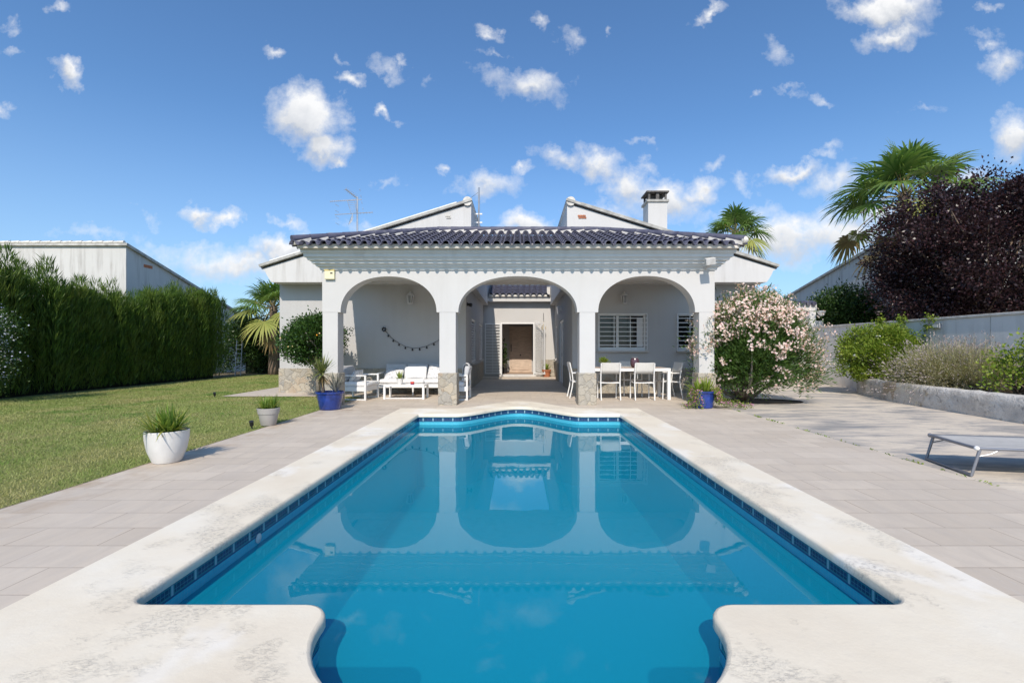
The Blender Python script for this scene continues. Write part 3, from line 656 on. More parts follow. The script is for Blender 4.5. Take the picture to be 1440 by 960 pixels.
# chimney
CX, CY = wx(921,15.6), 15.6
ch = MB().box(CX-.31,CX+.31,CY-.31,CY+.31,4.2,wz(288,CY)).build('chimney', M['facade'], villa)
MB().box(CX-.36,CX+.36,CY-.36,CY+.36,wz(288,CY)+.001,wz(285,CY)).build('collar', M['roofslab'], ch)
z0, z1 = wz(285,CY), wz(275,CY)
c = MB()
for a in (-1,1):
    for b in (-1,1): c.box(CX+a*.30-.06*(a>0),CX+a*.30+.06*(a<0),CY+b*.30-.06*(b>0),CY+b*.30+.06*(b<0),z0,z1)
c.box(CX-.05,CX+.05,CY-.3,CY-.22,z0,z1).box(CX-.22,CX+.22,CY-.10,CY+.22,z0,z1-.02); c.build('smoke_outlet', M['soot'], ch)
MB().box(CX-.37,CX+.36,CY-.36,CY+.36,z1+.001,z1+.045).build('cap', M['soot'], ch)
for px, s in ((956,1),(489,-1)):
    x = wx(px,17); MB().box(x-.5,x+.5,16.7,17.3,4.4,wz(336 if s>0 else 333,17)).build('vent_stack', M['facade'], villa)
    t = MB(); t.box(x-.56,x+.56,16.64,17.36,wz(336 if s>0 else 333,17)+.001,wz(336 if s>0 else 333,17)+.06)
    vs_ = t.build('stack_cap', M['roofslab'] if s>0 else simple('lichen_cap',(.50,.38,.12),.95,var=.4,vs=12), villa)
    k = MB()
    for i in range(5): k.tube([(x-.5+i*.2,17,wz(335,17)+.10),(x-.3+i*.2,17,wz(335,17)+.11)],.05,8)
    k.build('stack_tiles', M['tile'], villa, auto=50)
# ------------------------------------------------------------------ furniture
def cushion(name, x0,x1,y0,y1,z0,z1, mat, parent, rotx=0, piv=None, bv=.045):
    b = MB().box(x0,x1,y0,y1,z0,z1)
    if rotx:
        m = Matrix.Translation(piv) @ Matrix.Rotation(rotx,4,'X') @ Matrix.Translation(-Vector(piv)); b.v = [tuple(m @ Vector(v)) for v in b.v]
    o = b.build(name, mat, parent, bevel=bv, segs=4); o.data.shade_smooth(); return o
def puff(name, c, w, h, t, mat, parent, rx=0, rz=0, ry=0):
    """scatter cushion: pillow-shaped grid"""
    n = 10; vs = []; fs = []; m = Matrix.Translation(c) @ Matrix.Rotation(rz,4,'Z') @ Matrix.Rotation(rx,4,'X') @ Matrix.Rotation(ry,4,'Y')
    for s in (-1,1):
        for i in range(n+1):
            for j in range(n+1):
                u, v = -1+2*i/n, -1+2*j/n; k = (1-u**4)*(1-v**4); pin = 1-.07*(abs(u*v))
                pin2 = 1 - .06*(1-abs(u)) if abs(v)==1 else 1
                vs.append(m @ Vector((u*w/2*(1-.05*(1-v*v)*0), s*t/2*max(0,k)**.5, v*h/2*pin2)))
    q = (n+1)**2
    for s in (0,1):
        for i in range(n):
            for j in range(n): fs.append(tuple(s*q+x for x in (i*(n+1)+j,(i+1)*(n+1)+j,(i+1)*(n+1)+j+1,i*(n+1)+j+1)))
    return MB().add(vs, fs).build(name, mat, parent, smooth=True)
def seat_unit(W, n, name, label, cat, loc, rz, group=None):
    r = empty(name, label, cat, (0,0,0), 0, group); D = .74; h = W/2; e = .045
    for s in (-1,1):
        f = MB()
        for y in (-D/2+e/2, D/2-e/2): f.box(s*(h-e),s*h,y-e/2,y+e/2,0,.60)
        f.box(s*(h-e),s*h,-D/2,D/2,.601,.635).box(s*(h-e*.9),s*(h-e*.1),-D/2+e+.001,D/2-e-.001,.004,.03); f.build('side_frame', M['white_metal'], r, bevel=.004)
    a = MB(); a.box(-h+e+.001,h-e-.001,-D/2+.01,D/2-.03,.22,.335); a.build('seat_base', M['white_metal'], r, bevel=.006)
    b = MB(); b.bar((-h+e,-D/2+.07,.55),(h-e,-D/2+.07,.55),.03,.05); b.build('back_rail', M['white_metal'], r)
    cw = (W-2*e-.01)/n
    for i in range(n):
        x0 = -h+e+.005+i*cw
        cushion('seat_cushion', x0+.004,x0+cw-.004,-D/2+.10,D/2+.01,.337,.455, M['white_fabric'], r)
        cushion('back_cushion', x0+.006,x0+cw-.006,-D/2+.045,-D/2+.175,.46,.86, M['grey_fabric'], r, R(14) , (0,-D/2+.1,.46))
    if n == 3: MB().box(-.02,.02,D/2-.07,D/2-.03,0,.22).build('leg', M['white_metal'], r)
    r.location = loc; r.rotation_euler = (0,0,rz); return r
sofa = seat_unit(1.96, 3, 'garden_sofa', 'white three-seat garden sofa with grey back cushions against the porch wall', 'sofa', (-2.93,13.28,0), PI)
seat_unit(.80, 1, 'garden_armchair', 'white garden armchair with grey cushion beside the blue yucca pot, facing the coffee table', 'armchair', (-4.16,12.2,0), R(-97))
seat_unit(.80, 1, 'garden_armchair', 'white garden armchair half hidden behind the pillar, white towel over its back', 'armchair', (-1.66,12.2,0), R(90))
# scatter cushions and towel: things of their own
o = puff('scatter_cushion', (-2.93,13.28,.63), .62,.36,.17, M['white_fabric'], None, R(-12)); tag(o,'plain white cushion in the middle of the garden sofa','cushion',)
def patterned(name, c1, c2, s):
    m, t, b = nt(name); f = noise(t, coord(t), s, 3, .5, .8); t.links.new(ramp(t, f, (.46,c1),(.5,c2),(.56,c1)), b.inputs['Base Color']); b.inputs['Roughness'].default_value = .9; return m
pf = patterned('printed_fabric', (.74,.74,.73), (.30,.31,.34), 11)
o = puff('scatter_cushion', (-3.52,13.22,.57), .50,.40,.15, pf, None, R(-48)); tag(o,'grey patterned cushion lying flat at the left end of the sofa','cushion')
o = puff('scatter_cushion', (-2.32,13.24,.62), .50,.38,.16, pf, None, R(-18), 0, R(8)); tag(o,'grey patterned cushion at the right end of the sofa by the pillar','cushion')
o = puff('scatter_cushion', (-4.22,12.15,.58), .44,.40,.15, pf, None, R(-30), R(-97)); tag(o,'grey patterned cushion on the armchair beside the blue yucca pot','cushion')
tw = MB(); tp = [(-1.47,.52),(-1.435,.74),(-1.415,.885),(-1.36,.925),(-1.30,.905),(-1.275,.80),(-1.27,.48)]
for i,(x,z) in enumerate(tp):
    for j in range(7): tw.v.append((x+.008*math.sin(j*2.1), 11.98+j*.055, z+.006*math.sin(j*1.7+i)))
for i in range(len(tp)-1):
    for j in range(6): tw.f.append((i*7+j,i*7+j+1,(i+1)*7+j+1,(i+1)*7+j))
tag(tw.build('towel', M['white_fabric'], None, solid=.018, smooth=True, sub=1),'white towel hung over the back of the armchair behind the pillar','towel')
# coffee table
ct = empty('coffee_table','low white coffee table in front of the garden sofa','table',(-2.96,12.34,0))
MB().box(-3.48,-2.44,12.04,12.64,.33,.365).build('table_top', M['white_metal'], ct, bevel=.004)
for x in (-3.46,-2.46):
    for y in (12.06,12.62): MB().box(x-.028,x+.028,y-.02,y+.02,0,.329).build('leg', M['white_metal'], ct, bevel=.003)
for x in (-3.46,-2.46): pass
MB().box(-3.43,-2.49,12.05,12.07,.012,.036).build('runner', M['white_metal'], ct)
def plant_leaves(parts, mat, name, parent): V, Fc = merge(parts); return np_mesh(name, V, Fc, mat, parent)
def rosette(c, n, L, W, e0, e1, dr, seed_r=.03):
    az = rng.uniform(0,2*PI,n); el = rng.uniform(e0,e1,n); base = np.array(c)[None]+np.stack([np.cos(az),np.sin(az),0*az],1)*seed_r*rng.random((n,1))
    return strips(base, az, el, L*rng.uniform(.65,1.1,n), W*rng.uniform(.8,1.2,n), dr*rng.uniform(.4,1.3,n))
pp = empty('potted_aloe','small white pot with a spiky green aloe on the coffee table','potted plant',(-3.12,12.28,.366))
MB().lathe([(.055,.366),(.085,.45),(.09,.52),(.078,.52),(.07,.49),(.0001,.48)],(-3.12,12.28,0),20).build('pot', M['white_pot'], pp, auto=40)
plant_leaves([rosette((-3.12,12.28,.49),34,.26,.03,R(25),R(85),.10)], M['strap'], 'leaves', pp)
cd = empty('candle_holder','small red candle glass on a blue base on the coffee table','candle',(-2.78,12.22,.366))
MB().lathe([(.035,.372),(.055,.40),(.05,.44),(.0001,.43)],(-2.78,12.22,0),16).build('glass', M['red'], cd, auto=40)
MB().lathe([(.05,.366),(.05,.376),(.0001,.376)],(-2.78,12.22,0),16).build('saucer', M['blue_glaze'], cd)
# dining table and chairs
dt = empty('dining_table','long white outdoor dining table with brown slatted wooden top','table',(2.82,12.36,0))
TX0,TX1,TY0,TY1,TZ = 1.78,3.85,11.90,12.82,.80
for i in range(8): pass
t = MB()
for i in range(9): t.box(TX0+.05,TX1-.05,TY0+.05+i*.0915,TY0+.05+i*.0915+.086,TZ-.025,TZ)
t.build('slatted_top', M['teak'], dt, bevel=.003)
f = MB(); f.box(TX0,TX1,TY0,TY0+.045,TZ-.075,TZ+.002).box(TX0,TX1,TY1-.045,TY1,TZ-.075,TZ+.002).box(TX0,TX0+.045,TY0+.046,TY1-.046,TZ-.075,TZ+.002).box(TX1-.045,TX1,TY0+.046,TY1-.046,TZ-.075,TZ+.002)
f.build('top_frame', M['white_metal'], dt, bevel=.003)
for x in (TX0+.002,TX1-.082):
    for y in (TY0+.002,TY1-.082): MB().box(x,x+.08,y,y+.08,0,TZ-.076).build('leg', M['white_metal'], dt, bevel=.004)
def dining_chair():
    r = empty('dining_chair','x','chair'); h = .26; w = .034; tb_ = .014
    for s in (-1,1):
        x = s*(h-.017)
        MB().tube([(x,-.30,0),(x,-.235,.30),(x,-.215,.46),(x,-.24,.66),(x,-.30,.93)],.0165,8).build('rear_leg', M['white_metal'], r, auto=60)
        MB().tube([(x,.25,0),(x,.235,.42),(x,.225,.64),(x,.19,.665),(x,-.24,.66)],.0165,8).build('front_leg', M['white_metal'], r, auto=60)
        MB().tube([(x,-.215,.43),(x,.233,.445)],.014,8).build('side_rail', M['white_metal'], r, auto=60)
    g = MB(); g.tube([(-h+.02,.225,.442),(h-.02,.225,.442)],.013,8).tube([(-h+.02,-.20,.43),(h-.02,-.20,.43)],.013,8); g.build('cross_rail', M['white_metal'], r, auto=60)
    def panel(name, pts, n=8):
        b = MB()
        for (y,z,sag) in pts:
            for j in range(n+1):
                u = -1+2*j/n; b.v.append((u*(h-.022), y-sag[0]*(1-u*u), z-sag[1]*(1-u*u)))
        m = n+1
        for i in range(len(pts)-1):
            for j in range(n): b.f.append((i*m+j,i*m+j+1,(i+1)*m+j+1,(i+1)*m+j))
        return b.build(name, M['sling'], r, smooth=True, solid=.006)
    panel('seat', [(.235,.452,(0,.0)),(.15,.452,(0,.018)),(0,.446,(0,.022)),(-.15,.440,(0,.018)),(-.205,.436,(0,.01))])
    panel('backrest', [(-.235,.665,(.02,0)),(-.255,.76,(.03,0)),(-.28,.86,(.03,0)),(-.302,.935,(.022,.004)),(-.306,.945,(.02,.004))])
    return r
ch0 = dining_chair(); G = 'chairs round the outdoor dining table'
for i,(x,y,rz,lab) in enumerate([
    (2.31,12.10,0,'white dining chair with its back to the pool, below the small potted plant'),
    (3.17,12.10,0,'white sling dining chair with its back to the pool, in front of the purple lantern'),
    (3.93,12.40,R(97),'white sling dining chair at the head of the table, nearest the pink oleander'),
    (1.62,12.55,R(-88),'white sling dining chair at the table end behind the pillar, seen in profile'),
    (3.10,13.02,PI,'white sling dining chair on the window side of the table, behind the purple lantern')]):
    c = ch0 if i == 0 else copy_tree(ch0); c.location = (x,y,0); c.rotation_euler.z = rz; c['label'] = lab; c['group'] = G
lan = empty('hurricane_lantern','round purple glass hurricane lantern on the dining table','lantern',(3.03,12.3,TZ))
MB().lathe([(.06,0),(.095,.03),(.118,.11),(.11,.19),(.085,.245),(.09,.26),(.08,.26),(.075,.245),(.0001,.20)],(3.03,12.3,TZ+.003),24).build('glass_body', M['purple_glass'], lan, auto=40)
MB().lathe([(.078,.0),(.095,.006),(.095,.018),(.078,.024)],(3.03,12.3,TZ+.252),24).build('rim', M['steel'], lan, auto=40)
pt = empty('potted_herb','small leafy green plant in a terracotta pot on the dining table','potted plant',(2.22,12.34,TZ+.003))
MB().lathe([(.05,0),(.072,.09),(.078,.09),(.078,.115),(.064,.115),(.06,.10),(.0001,.095)],(2.22,12.34,TZ+.003),20).build('pot', M['terracotta'], pt, auto=40)
n = 420; C = np.array([2.22,12.34,TZ+.18])+rng.normal(size=(n,3))*np.array([.055,.055,.035]); leaf_obj('leaves',[leafset(C, C-np.array([2.22,12.34,TZ+.08])+rng.normal(size=(n,3))*.03,.035,.022)],M['limegreen'],pt)
# sun lounger ---------------------------------------------------------
sl = empty('sun_lounger','low grey folding sun lounger with mesh sling on the concrete paving','sun lounger'); Wd = .74; LZ = .29; LN = 1.9
sr = MB()
for s in (-1,1): sr.tube([(0,s*Wd/2,LZ),(LN,s*Wd/2,LZ)],.016,10)
sr.tube([(0,-Wd/2,LZ),(0,Wd/2,LZ)],.016,10).tube([(LN,-Wd/2,LZ),(LN,Wd/2,LZ)],.016,10); sr.build('frame', M['grey_metal'], sl, auto=50)
for x0, x1, k in ((.03,-.04,1),(.95,.99,0),(1.78,1.85,1)):
    lg = MB(); w = Wd/2 - (.005 if k else .04)
    lg.tube([(x0,-w,LZ-.01),(x1,-w,.016),(x1,w,.016),(x0,w,LZ-.01)],.0155,10); lg.build('leg_frame', M['grey_metal'] if k else M['dark'], sl, auto=50)
    for s in (-1,1):
        br = MB(); br.tube([(x0+.16*(1 if x0<1.5 else -1),s*(w+.0),LZ-.015),(x0+.09*(1 if x0<1.5 else -1),s*w,LZ-.055),(x0+(x1-x0)*.3,s*w,LZ-.085)],.006,6); br.build('strut', M['steel'], sl)
for s in (-1,1): MB().ball((0,s*Wd/2,LZ),.024,10,8).build('corner_cap', M['white_metal'] if s<0 else M['grey_metal'], sl, smooth=True)  # near cap is white: the sunlit gleam of the elbow put into colour
b = MB(); nx, ny = 24, 10
for i in range(nx+1):
    for j in range(ny+1):
        u = -1+2*j/ny; b.v.append((.01+(LN-.02)*i/nx, u*(Wd/2-.004), LZ+.012-.018*(1-u*u)))
for i in range(nx):
    for j in range(ny): b.f.append((i*(ny+1)+j,(i+1)*(ny+1)+j,(i+1)*(ny+1)+j+1,i*(ny+1)+j+1))
b.build('sling', M['grey_sling'], sl, smooth=True, solid=.004)
st = MB(); st.bar((.82,.02,LZ+.017),(1.0,.05,LZ+.017),.025,.004); st.build('strap', M['dark'], sl)
sl.location = (4.72,5.12,0); sl.rotation_euler.z = R(-12.5)
# wall lanterns ---------------------------------------------------------
def wall_lantern(p, lab, mat):
    r = empty('wall_lantern', lab, 'wall lamp', p, 0, 'lantern wall lamps of the villa'); x,y,z = p
    b = MB(); b.box(x-.06,x+.06,y-.03,y-.001,z-.06,z+.12).bar((x,y-.03,z+.08),(x,y-.16,z+.12),.03,.03); b.build('bracket', mat, r)
    k = MB()
    for i in range(6):
        a = 2*PI*i/6; k.bar((x+.10*math.cos(a),y-.16+.10*math.sin(a),z+.04),(x+.075*math.cos(a),y-.16+.075*math.sin(a),z-.17),.016,.016)
    k.lathe([(.08,-.19),(.085,-.17),(.07,-.165),(.0001,-.165)],(x,y-.16,z),6); k.build('cage', mat, r)
    MB().lathe([(.125,.04),(.11,.065),(.06,.11),(.025,.13),(.02,.16),(.0001,.17)],(x,y-.16,z),6).build('cap', mat, r)
    MB().lathe([(.0001,-.16),(.055,-.16),(.075,.03),(.0001,.035)],(x,y-.16,z),6).build('glass', M['lampglass'], r)
M['lampglass'] = simple('frosted_grey_glass',(.30,.31,.32),.3)
lampmat = simple('lamp_white',(.62,.62,.63),.5)
wall_lantern((wx(577,13.7),BY,wz(418,13.7)),'white six-sided wall lantern on the porch wall above the sofa',lampmat)
wall_lantern((wx(878,13.7),BY,wz(418,13.7)),'white six-sided wall lantern on the porch wall above the barred window',lampmat)
wl = empty('spotlight','small black spotlight on the passage wall edge beside the middle arch','wall lamp',(-1.57,14.1,2.62))
MB().box(-1.569,-1.54,14.05,14.15,2.58,2.68).build('bracket', M['dark'], wl); MB().tube([(-1.54,14.1,2.63),(-1.43,14.06,2.60)],[.035,.06],12).build('lamp_head', M['dark'], wl)
wl = empty('wall_lantern','white wall lantern above the patio door in the passage','wall lamp',(1.57,17.2,2.75),0,'lantern wall lamps of the villa')
MB().box(1.50,1.57,17.14,17.26,2.70,2.86).build('bracket', lampmat, wl); MB().lathe([(.05,2.55),(.08,2.78),(.09,2.80),(.02,2.86)],(1.45,17.2,0),6).build('glass', lampmat, wl)
# alarm siren and flood light
al = empty('alarm_box','square cream alarm siren box on the left corner of the facade under the cornice','alarm box',(wx(465,FY),FY,wz(393,FY)))
x0,x1,z0,z1 = wx(458,FY),wx(471.5,FY),wz(393,FY),wz(381,FY)
MB().box(x0,x1,FY-.07,FY-.001,z0,z1).build('housing', M['cream'], al, bevel=.01); MB().box(x0-.005,x1+.005,FY-.075,FY-.002,z1-.001,z1+.02).build('hood', simple('yellow_hood',(.62,.47,.12),.5), al)
MB().box((x0+x1)/2+.02,(x0+x1)/2+.075,FY-.074,FY-.0705,z1-.075,z1-.045).build('badge', M['dark'], al)
fl_ = empty('floodlight','white box floodlight under the right end of the cornice','floodlight',(wx(998,10.4),10.5,3.2))
x = wx(999,10.4); m = Matrix.Translation((x,10.42,3.235)) @ Matrix.Rotation(R(18),4,'X') @ Matrix.Rotation(R(-8),4,'Y')
MB().mbox(m,.21,.12,.15).build('housing', M['white_wall'], fl_, bevel=.008); MB().bar((x+.02,10.45,3.17),(x+.02,FY,3.13),.05,.04).build('bracket', M['grey_wall'], fl_)
# string lights
pts = [(540,463),(546,470),(553,477),(561,482.5),(570,487),(580,489.5),(590,489),(600,486.5),(610,482),(619,477),(630,471)]
pts3 = [Vector((wx(a,BY-.05),BY-.05,wz(b,BY-.05))) for a,b in pts]
sg = empty('string_lights','drooping string of small dark light bulbs on the porch wall above the sofa','string lights',tuple(pts3[0]))
MB().tube(pts3,.006,6).build('cable', M['dark'], sg)
for p in pts3[1:-1]:
    MB().lathe([(.010,0),(.012,-.02),(.028,-.045),(.024,-.07),(.0001,-.08)],tuple(p),10).build('bulb', M['dark'], sg, auto=50)
k = MB()
for i in range(7): a = i*.9; k.ball((pts3[0].x+.05*math.cos(a),pts3[0].y,pts3[0].z+.05*math.sin(a)),.024,8,6)
k.build('cable_coil', M['dark'], sg)
# hanging gourd
gd = empty('hanging_gourd','pale yellow gourd ornament hanging on a cord beside the lattice gate','ornament',(wx(765,EY-.35),EY-.35,2.0))
gx_, gz = wx(764.5,EY-.35), wz(460,EY-.35)
MB().tube([(gx_,EY-.20,gz+.62),(gx_,EY-.35,gz+.10)],.012,6).build('cord', M['dark'], gd)
MB().lathe([(.0001,-.14),(.07,-.125),(.105,-.06),(.095,.02),(.05,.08),(.035,.12),(.05,.16),(.03,.21),(.0001,.23)],(gx_,EY-.35,gz),16).build('gourd_body', M['yellow'], gd, smooth=True)
# plants in the entrance
pe = empty('potted_plant','terracotta pot with short green leaves beside the open lattice gate','potted plant',(1.18,EY-.45,.085))
MB().lathe([(.13,.086),(.18,.33),(.20,.33),(.20,.40),(.17,.40),(.165,.36),(.0001,.35)],(1.18,EY-.45,0),20).build('pot', M['terracotta'], pe, auto=40)
plant_leaves([rosette((1.18,EY-.45,.36),46,.36,.035,R(35),R(88),.1)], M['strap'], 'leaves', pe)
pv = empty('potted_plant','tall dark leafy plant in a black pot inside the entrance beside the front door','potted plant',(-.62,EY+.9,.17))
MB().lathe([(.10,.17),(.13,.42),(.11,.42),(.0001,.40)],(-.66,EY+.9,0),16).build('pot', M['dark'], pv, auto=40)
n = 260; C = np.array([-.68,EY+.9,1.0])+rng.normal(size=(n,3))*np.array([.07,.12,.3]); leaf_obj('leaves',[leafset(C,rng.normal(size=(n,3)),.12,.05)],M['shrub'],pv); MB().tube([(-.66,EY+.9,.4),(-.67,EY+.9,1.2)],.012,6).build('stem', M['bark'], pv)
tag(MB().box(-.55,.45,EY-.70,EY-.30,.086,.098).build('doormat', simple('grey_mat',(.45,.43,.40),.95,var=.2,vs=30), None, bevel=.004),'pale grey doormat on the step before the front door','doormat')
# antennas
an = empty('tv_antenna','tv antenna mast with two yagi aerials and small dish on the left roof','antenna',(wx(502.5,15),15,4.4)); ax, ay = wx(502.5,15), 15
MB().tube([(ax,ay,4.3),(ax,ay,wz(277,ay))],.028,8).build('mast', M['steel'], an)
def yagi(z, d, L, back, n_, el):
    b = MB(); d = Vector(d).normalized(); p = Vector((ax,ay,z)); b.tube([p-d*back,p+d*L],.012,6); s = d.cross(Vector((0,0,1))).normalized()
    up = s.cross(d)
    for i in range(n_): q = p + d*(L*(i+1)/n_); b.tube([q-s*el*.6-up*el*.5,q+s*el*.6+up*el*.5],.006,5)
    for i in range(4):
        q = p - d*(back*.9); b.tube([q-s*.12+up*(.1*(i-1.5))*2,q+s*.12+up*(.1*(i-1.5))*2],.007,5)
    b.build('yagi_aerial', M['steel'], an)
yagi(wz(281,ay),(-.9,-.25,-.14),.82,.14,13,.07); yagi(wz(300,ay),(1,-.1,.03),.5,.75,5,.05)
b = MB(); b.tube([(ax-.30,ay-.2,wz(269,ay)),(ax,ay,wz(279,ay))],.018,6)
for i in range(7): t_ = i/6; q = Vector((ax-.30+.26*t_,ay-.2+.17*t_,wz(269,ay)-.17*t_)); b.tube([q+Vector((-.05,0,-.04)),q+Vector((.05,0,.04))],.006,5)
b.build('yagi_aerial', M['steel'], an)
b = MB()
for i in range(7):
    z = wz(284,ay)-i*.06; b.tube([(ax-.28+.02*i,ay-.1,z),(ax-.05+.015*i,ay-.05,z+.02)],.006,5)
b.tube([(ax-.28,ay-.1,wz(284,ay)),(ax-.16,ay-.1,wz(284,ay)-.4)],.007,5).tube([(ax-.06,ay-.05,wz(284,ay)),(ax,ay-.05,wz(284,ay)-.38)],.007,5); b.build('reflector', M['steel'], an)
b = MB().lathe([(.0001,0),(.10,.02),(.19,.07),(.20,.075),(.10,.03),(.0001,.012)],(0,0,0),20); m = Matrix.Translation((ax-.10,ay-.12,wz(311,ay))) @ Matrix.Rotation(R(-70),4,'Y') @ Matrix.Rotation(R(25),4,'X'); b.v = [tuple(m @ Vector(v)) for v in b.v]; b.build('dish', M['white_metal'], an, smooth=True)
ms = empty('antenna_mast','plain steel pole braced to the inner end of the left gable roof','mast',(wx(673.5,14.2),14.2,4.0)); mx_, my = wx(673.5,14.2), 14.2
MB().tube([(mx_,my,3.9),(mx_,my,wz(264,my))],.028,8).build('pole', M['steel'], ms)
for py in (301,313): MB().bar((-1.40,my,wz(py,my)),(mx_+.10,my,wz(py,my)),.03,.04).build('bracket', M['white_metal'], ms)
MB().tube([(mx_,my,wz(270,my)),(mx_-.30,my,wz(280,my))],.005,5).build('guy_wire', M['dark'], ms)
MB().box(mx_-.15,mx_+.12,my-.15,my+.1,4.30,4.44).build('base_block', M['mortar'], ms)
# lawn spotlights
for px,py,lab in ((354,602,'black garden spike light at the lawn edge beside the small grey pot'),(302,558,'black garden spike light in the middle of the lawn')):
    Y = EYE*F/(py-VY); x = wx(px,Y); s = empty('spike_light',lab,'garden light',(x,Y,0),0,'garden spike lights in the lawn')
    MB().tube([(x,Y,-.05),(x,Y,.05)],.012,6).build('spike', M['dark'], s); MB().tube([(x,Y-.0,.045),(x+.01,Y-.03,.12)],[.03,.034],10).build('lamp_head', M['dark'], s, auto=50)
# ------------------------------------------------------------------ pots
def pot(name, lab, cat, c, prof, mat, soil_r, soil_z):
    r = empty(name, lab, cat, (c[0],c[1],0)); MB().lathe(prof,(c[0],c[1],0),36).build('pot', mat, r, auto=45)
    MB().lathe([(soil_r,soil_z),(.0001,soil_z+.012)],(c[0],c[1],0),24).build('soil', M['soil'], r); return r
wp = (-4.05,5.40)
r = pot('potted_agapanthus','large white ceramic pot of strappy agapanthus leaves on the terrace edge','potted plant',wp,[(.0001,.004),(.135,.004),(.145,.02),(.19,.14),(.213,.27),(.218,.36),(.212,.366),(.205,.36),(.20,.31)],M['white_pot'],.202,.325)
parts = []
for i in range(9):
    a = rng.uniform(0,2*PI); q = .13*math.sqrt(rng.random()); parts.append(rosette((wp[0]+q*math.cos(a),wp[1]+q*math.sin(a),.33),22,.42,.019,R(22),R(84),.26,.02))
plant_leaves(parts, M['strap'], 'leaves', r)
az = np.array([PI*.93, PI*1.05, -.4, PI*1.4, 4.4, 5.1]); n = len(az)
plant_leaves([strips(np.tile([wp[0],wp[1],.34],(n,1)),az,np.full(n,.35),np.array([.55,.45,.42,.42,.40,.42]),np.full(n,.022),np.array([.30,.3,.25,.42,.45,.45]))], M['strap'], 'drooping_leaves', r)
az = rng.uniform(0,2*PI,14); plant_leaves([strips(np.tile([wp[0],wp[1],.34],(14,1)),az,rng.uniform(.2,.6,14),rng.uniform(.2,.36,14),np.full(14,.022),rng.uniform(.1,.3,14))], M['palm_dry'], 'dry_leaves', r)
gp = (-4.26,7.98)
r = pot('potted_agapanthus','small grey plastic pot of green strappy leaves at the lawn corner','potted plant',gp,[(.0001,.004),(.115,.004),(.12,.01),(.155,.20),(.165,.20),(.18,.29),(.172,.295),(.165,.25)],M['grey_pot'],.165,.255)
parts = []
for i in range(6):
    a = rng.uniform(0,2*PI); q = .10*math.sqrt(rng.random()); parts.append(rosette((gp[0]+q*math.cos(a),gp[1]+q*math.sin(a),.26),20,.31,.017,R(28),R(82),.14,.02))
plant_leaves(parts, M['strap'], 'leaves', r)
bp = (-4.05,10.05)
r = pot('potted_yucca','glossy blue pot with a spiky yucca and a grey agave beside the pillar','potted plant',bp,[(.0001,.004),(.205,.004),(.215,.012),(.265,.30),(.272,.34),(.295,.35),(.297,.385),(.28,.385),(.268,.35)],M['blue_glaze'],.268,.34)
tx, ty = bp[0]-.16, bp[1]-.02
MB().tube([(tx+.03,ty,.33),(tx+.01,ty,.55),(tx,ty,.78)],[.04,.034,.03],8).build('trunk', M['bark'], r, smooth=True)
n = 80; az = rng.uniform(0,2*PI,n); plant_leaves([strips(np.tile([tx,ty,.78],(n,1))+rng.normal(size=(n,3))*.02,az,rng.uniform(-.35,1.45,n),rng.uniform(.34,.5,n),rng.uniform(.028,.04,n),rng.uniform(0,.07,n))], M['yucca'], 'yucca_leaves', r)
n = 26; az = rng.uniform(0,2*PI,n); plant_leaves([strips(np.tile([tx,ty,.74],(n,1)),az,rng.uniform(-1.3,-.5,n),rng.uniform(.2,.32,n),np.full(n,.025),np.full(n,.02))], M['palm_dry'], 'dry_leaves', r)
n = 30; az = rng.uniform(0,2*PI,n); plant_leaves([strips(np.tile([bp[0]+.13,bp[1],.36],(n,1)),az,rng.uniform(.7,1.5,n),rng.uniform(.3,.52,n),rng.uniform(.035,.05,n),np.full(n,.02))], M['grey_yucca'], 'agave_leaves', r)
fp = (4.04,10.35)
r = pot('flower_pot','ribbed blue pot spilling magenta flowers and yellow-green leaves by the right pillar','potted plant',fp,[(.0001,.004),(.20,.004),(.215,.012),(.255,.33),(.275,.34),(.275,.375),(.26,.375),(.25,.34)],M['blue_glaze'],.25,.335)
plant_leaves([rosette((fp[0]-.12,fp[1]-.03,.35),60,.36,.035,R(20),R(80),.2,.12), rosette((fp[0]+.1,fp[1]+.03,.35),34,.42,.028,R(40),R(85),.1,.1)], M['limegreen'], 'leaves', r)
# trailing stems
st = MB(); tips = []
for i in range(34):
    a = (rng.uniform(-2.9,-2.2) if i%3==0 else rng.uniform(-1.0,.5)) if i < 30 else rng.uniform(0,6.28); L = rng.uniform(.3,.85) if math.cos(a) > .2 else rng.uniform(.2,.45); p0 = Vector((fp[0]+.22*math.cos(a),fp[1]+.22*math.sin(a),.37)); p1 = p0 + Vector((.14*math.cos(a),.14*math.sin(a),-.03 + rng.uniform(-.05,.06)))
    p2 = p0 + Vector((.22*math.cos(a)*min(1,L),.16*math.sin(a),-.22)); p3 = p0 + Vector((L*math.cos(a)+.12,L*.35*math.sin(a),-.33)); p3.z = max(.03,p3.z)
    pl = [p0,p1,p2,p3]; st.tube(pl,[.006,.005,.004,.003],5); 
    for k in range(3):
        for t_ in rng.random(3 if math.cos(a)<.3 else 5): tips.append(pl[k].lerp(pl[k+1], t_))
st.build('trailing_stems', M['grey_bark'], r)
T = np.array(tips); C = np.repeat(T,5,0)+rng.normal(size=(len(T)*5,3))*.03; C[:,2] = np.maximum(C[:,2],.012)
leaf_obj('trailing_leaves',[leafset(C,rng.normal(size=C.shape)+[0,-.2,.4],.04,.022)],M['limegreen'],r)
sel = T[rng.random(len(T))<.42]; C = np.repeat(sel,6,0); D = rng.normal(size=C.shape); D[:,2] = np.abs(D[:,2])*.7; C = C + [0,-.01,.02]; C[:,2] = np.maximum(C[:,2],.02)
tag(leaf_obj('flowers',[leafset(C,D+[0,-.5,0],.034,.026,.1)],M['magenta'],r),kind='stuff')
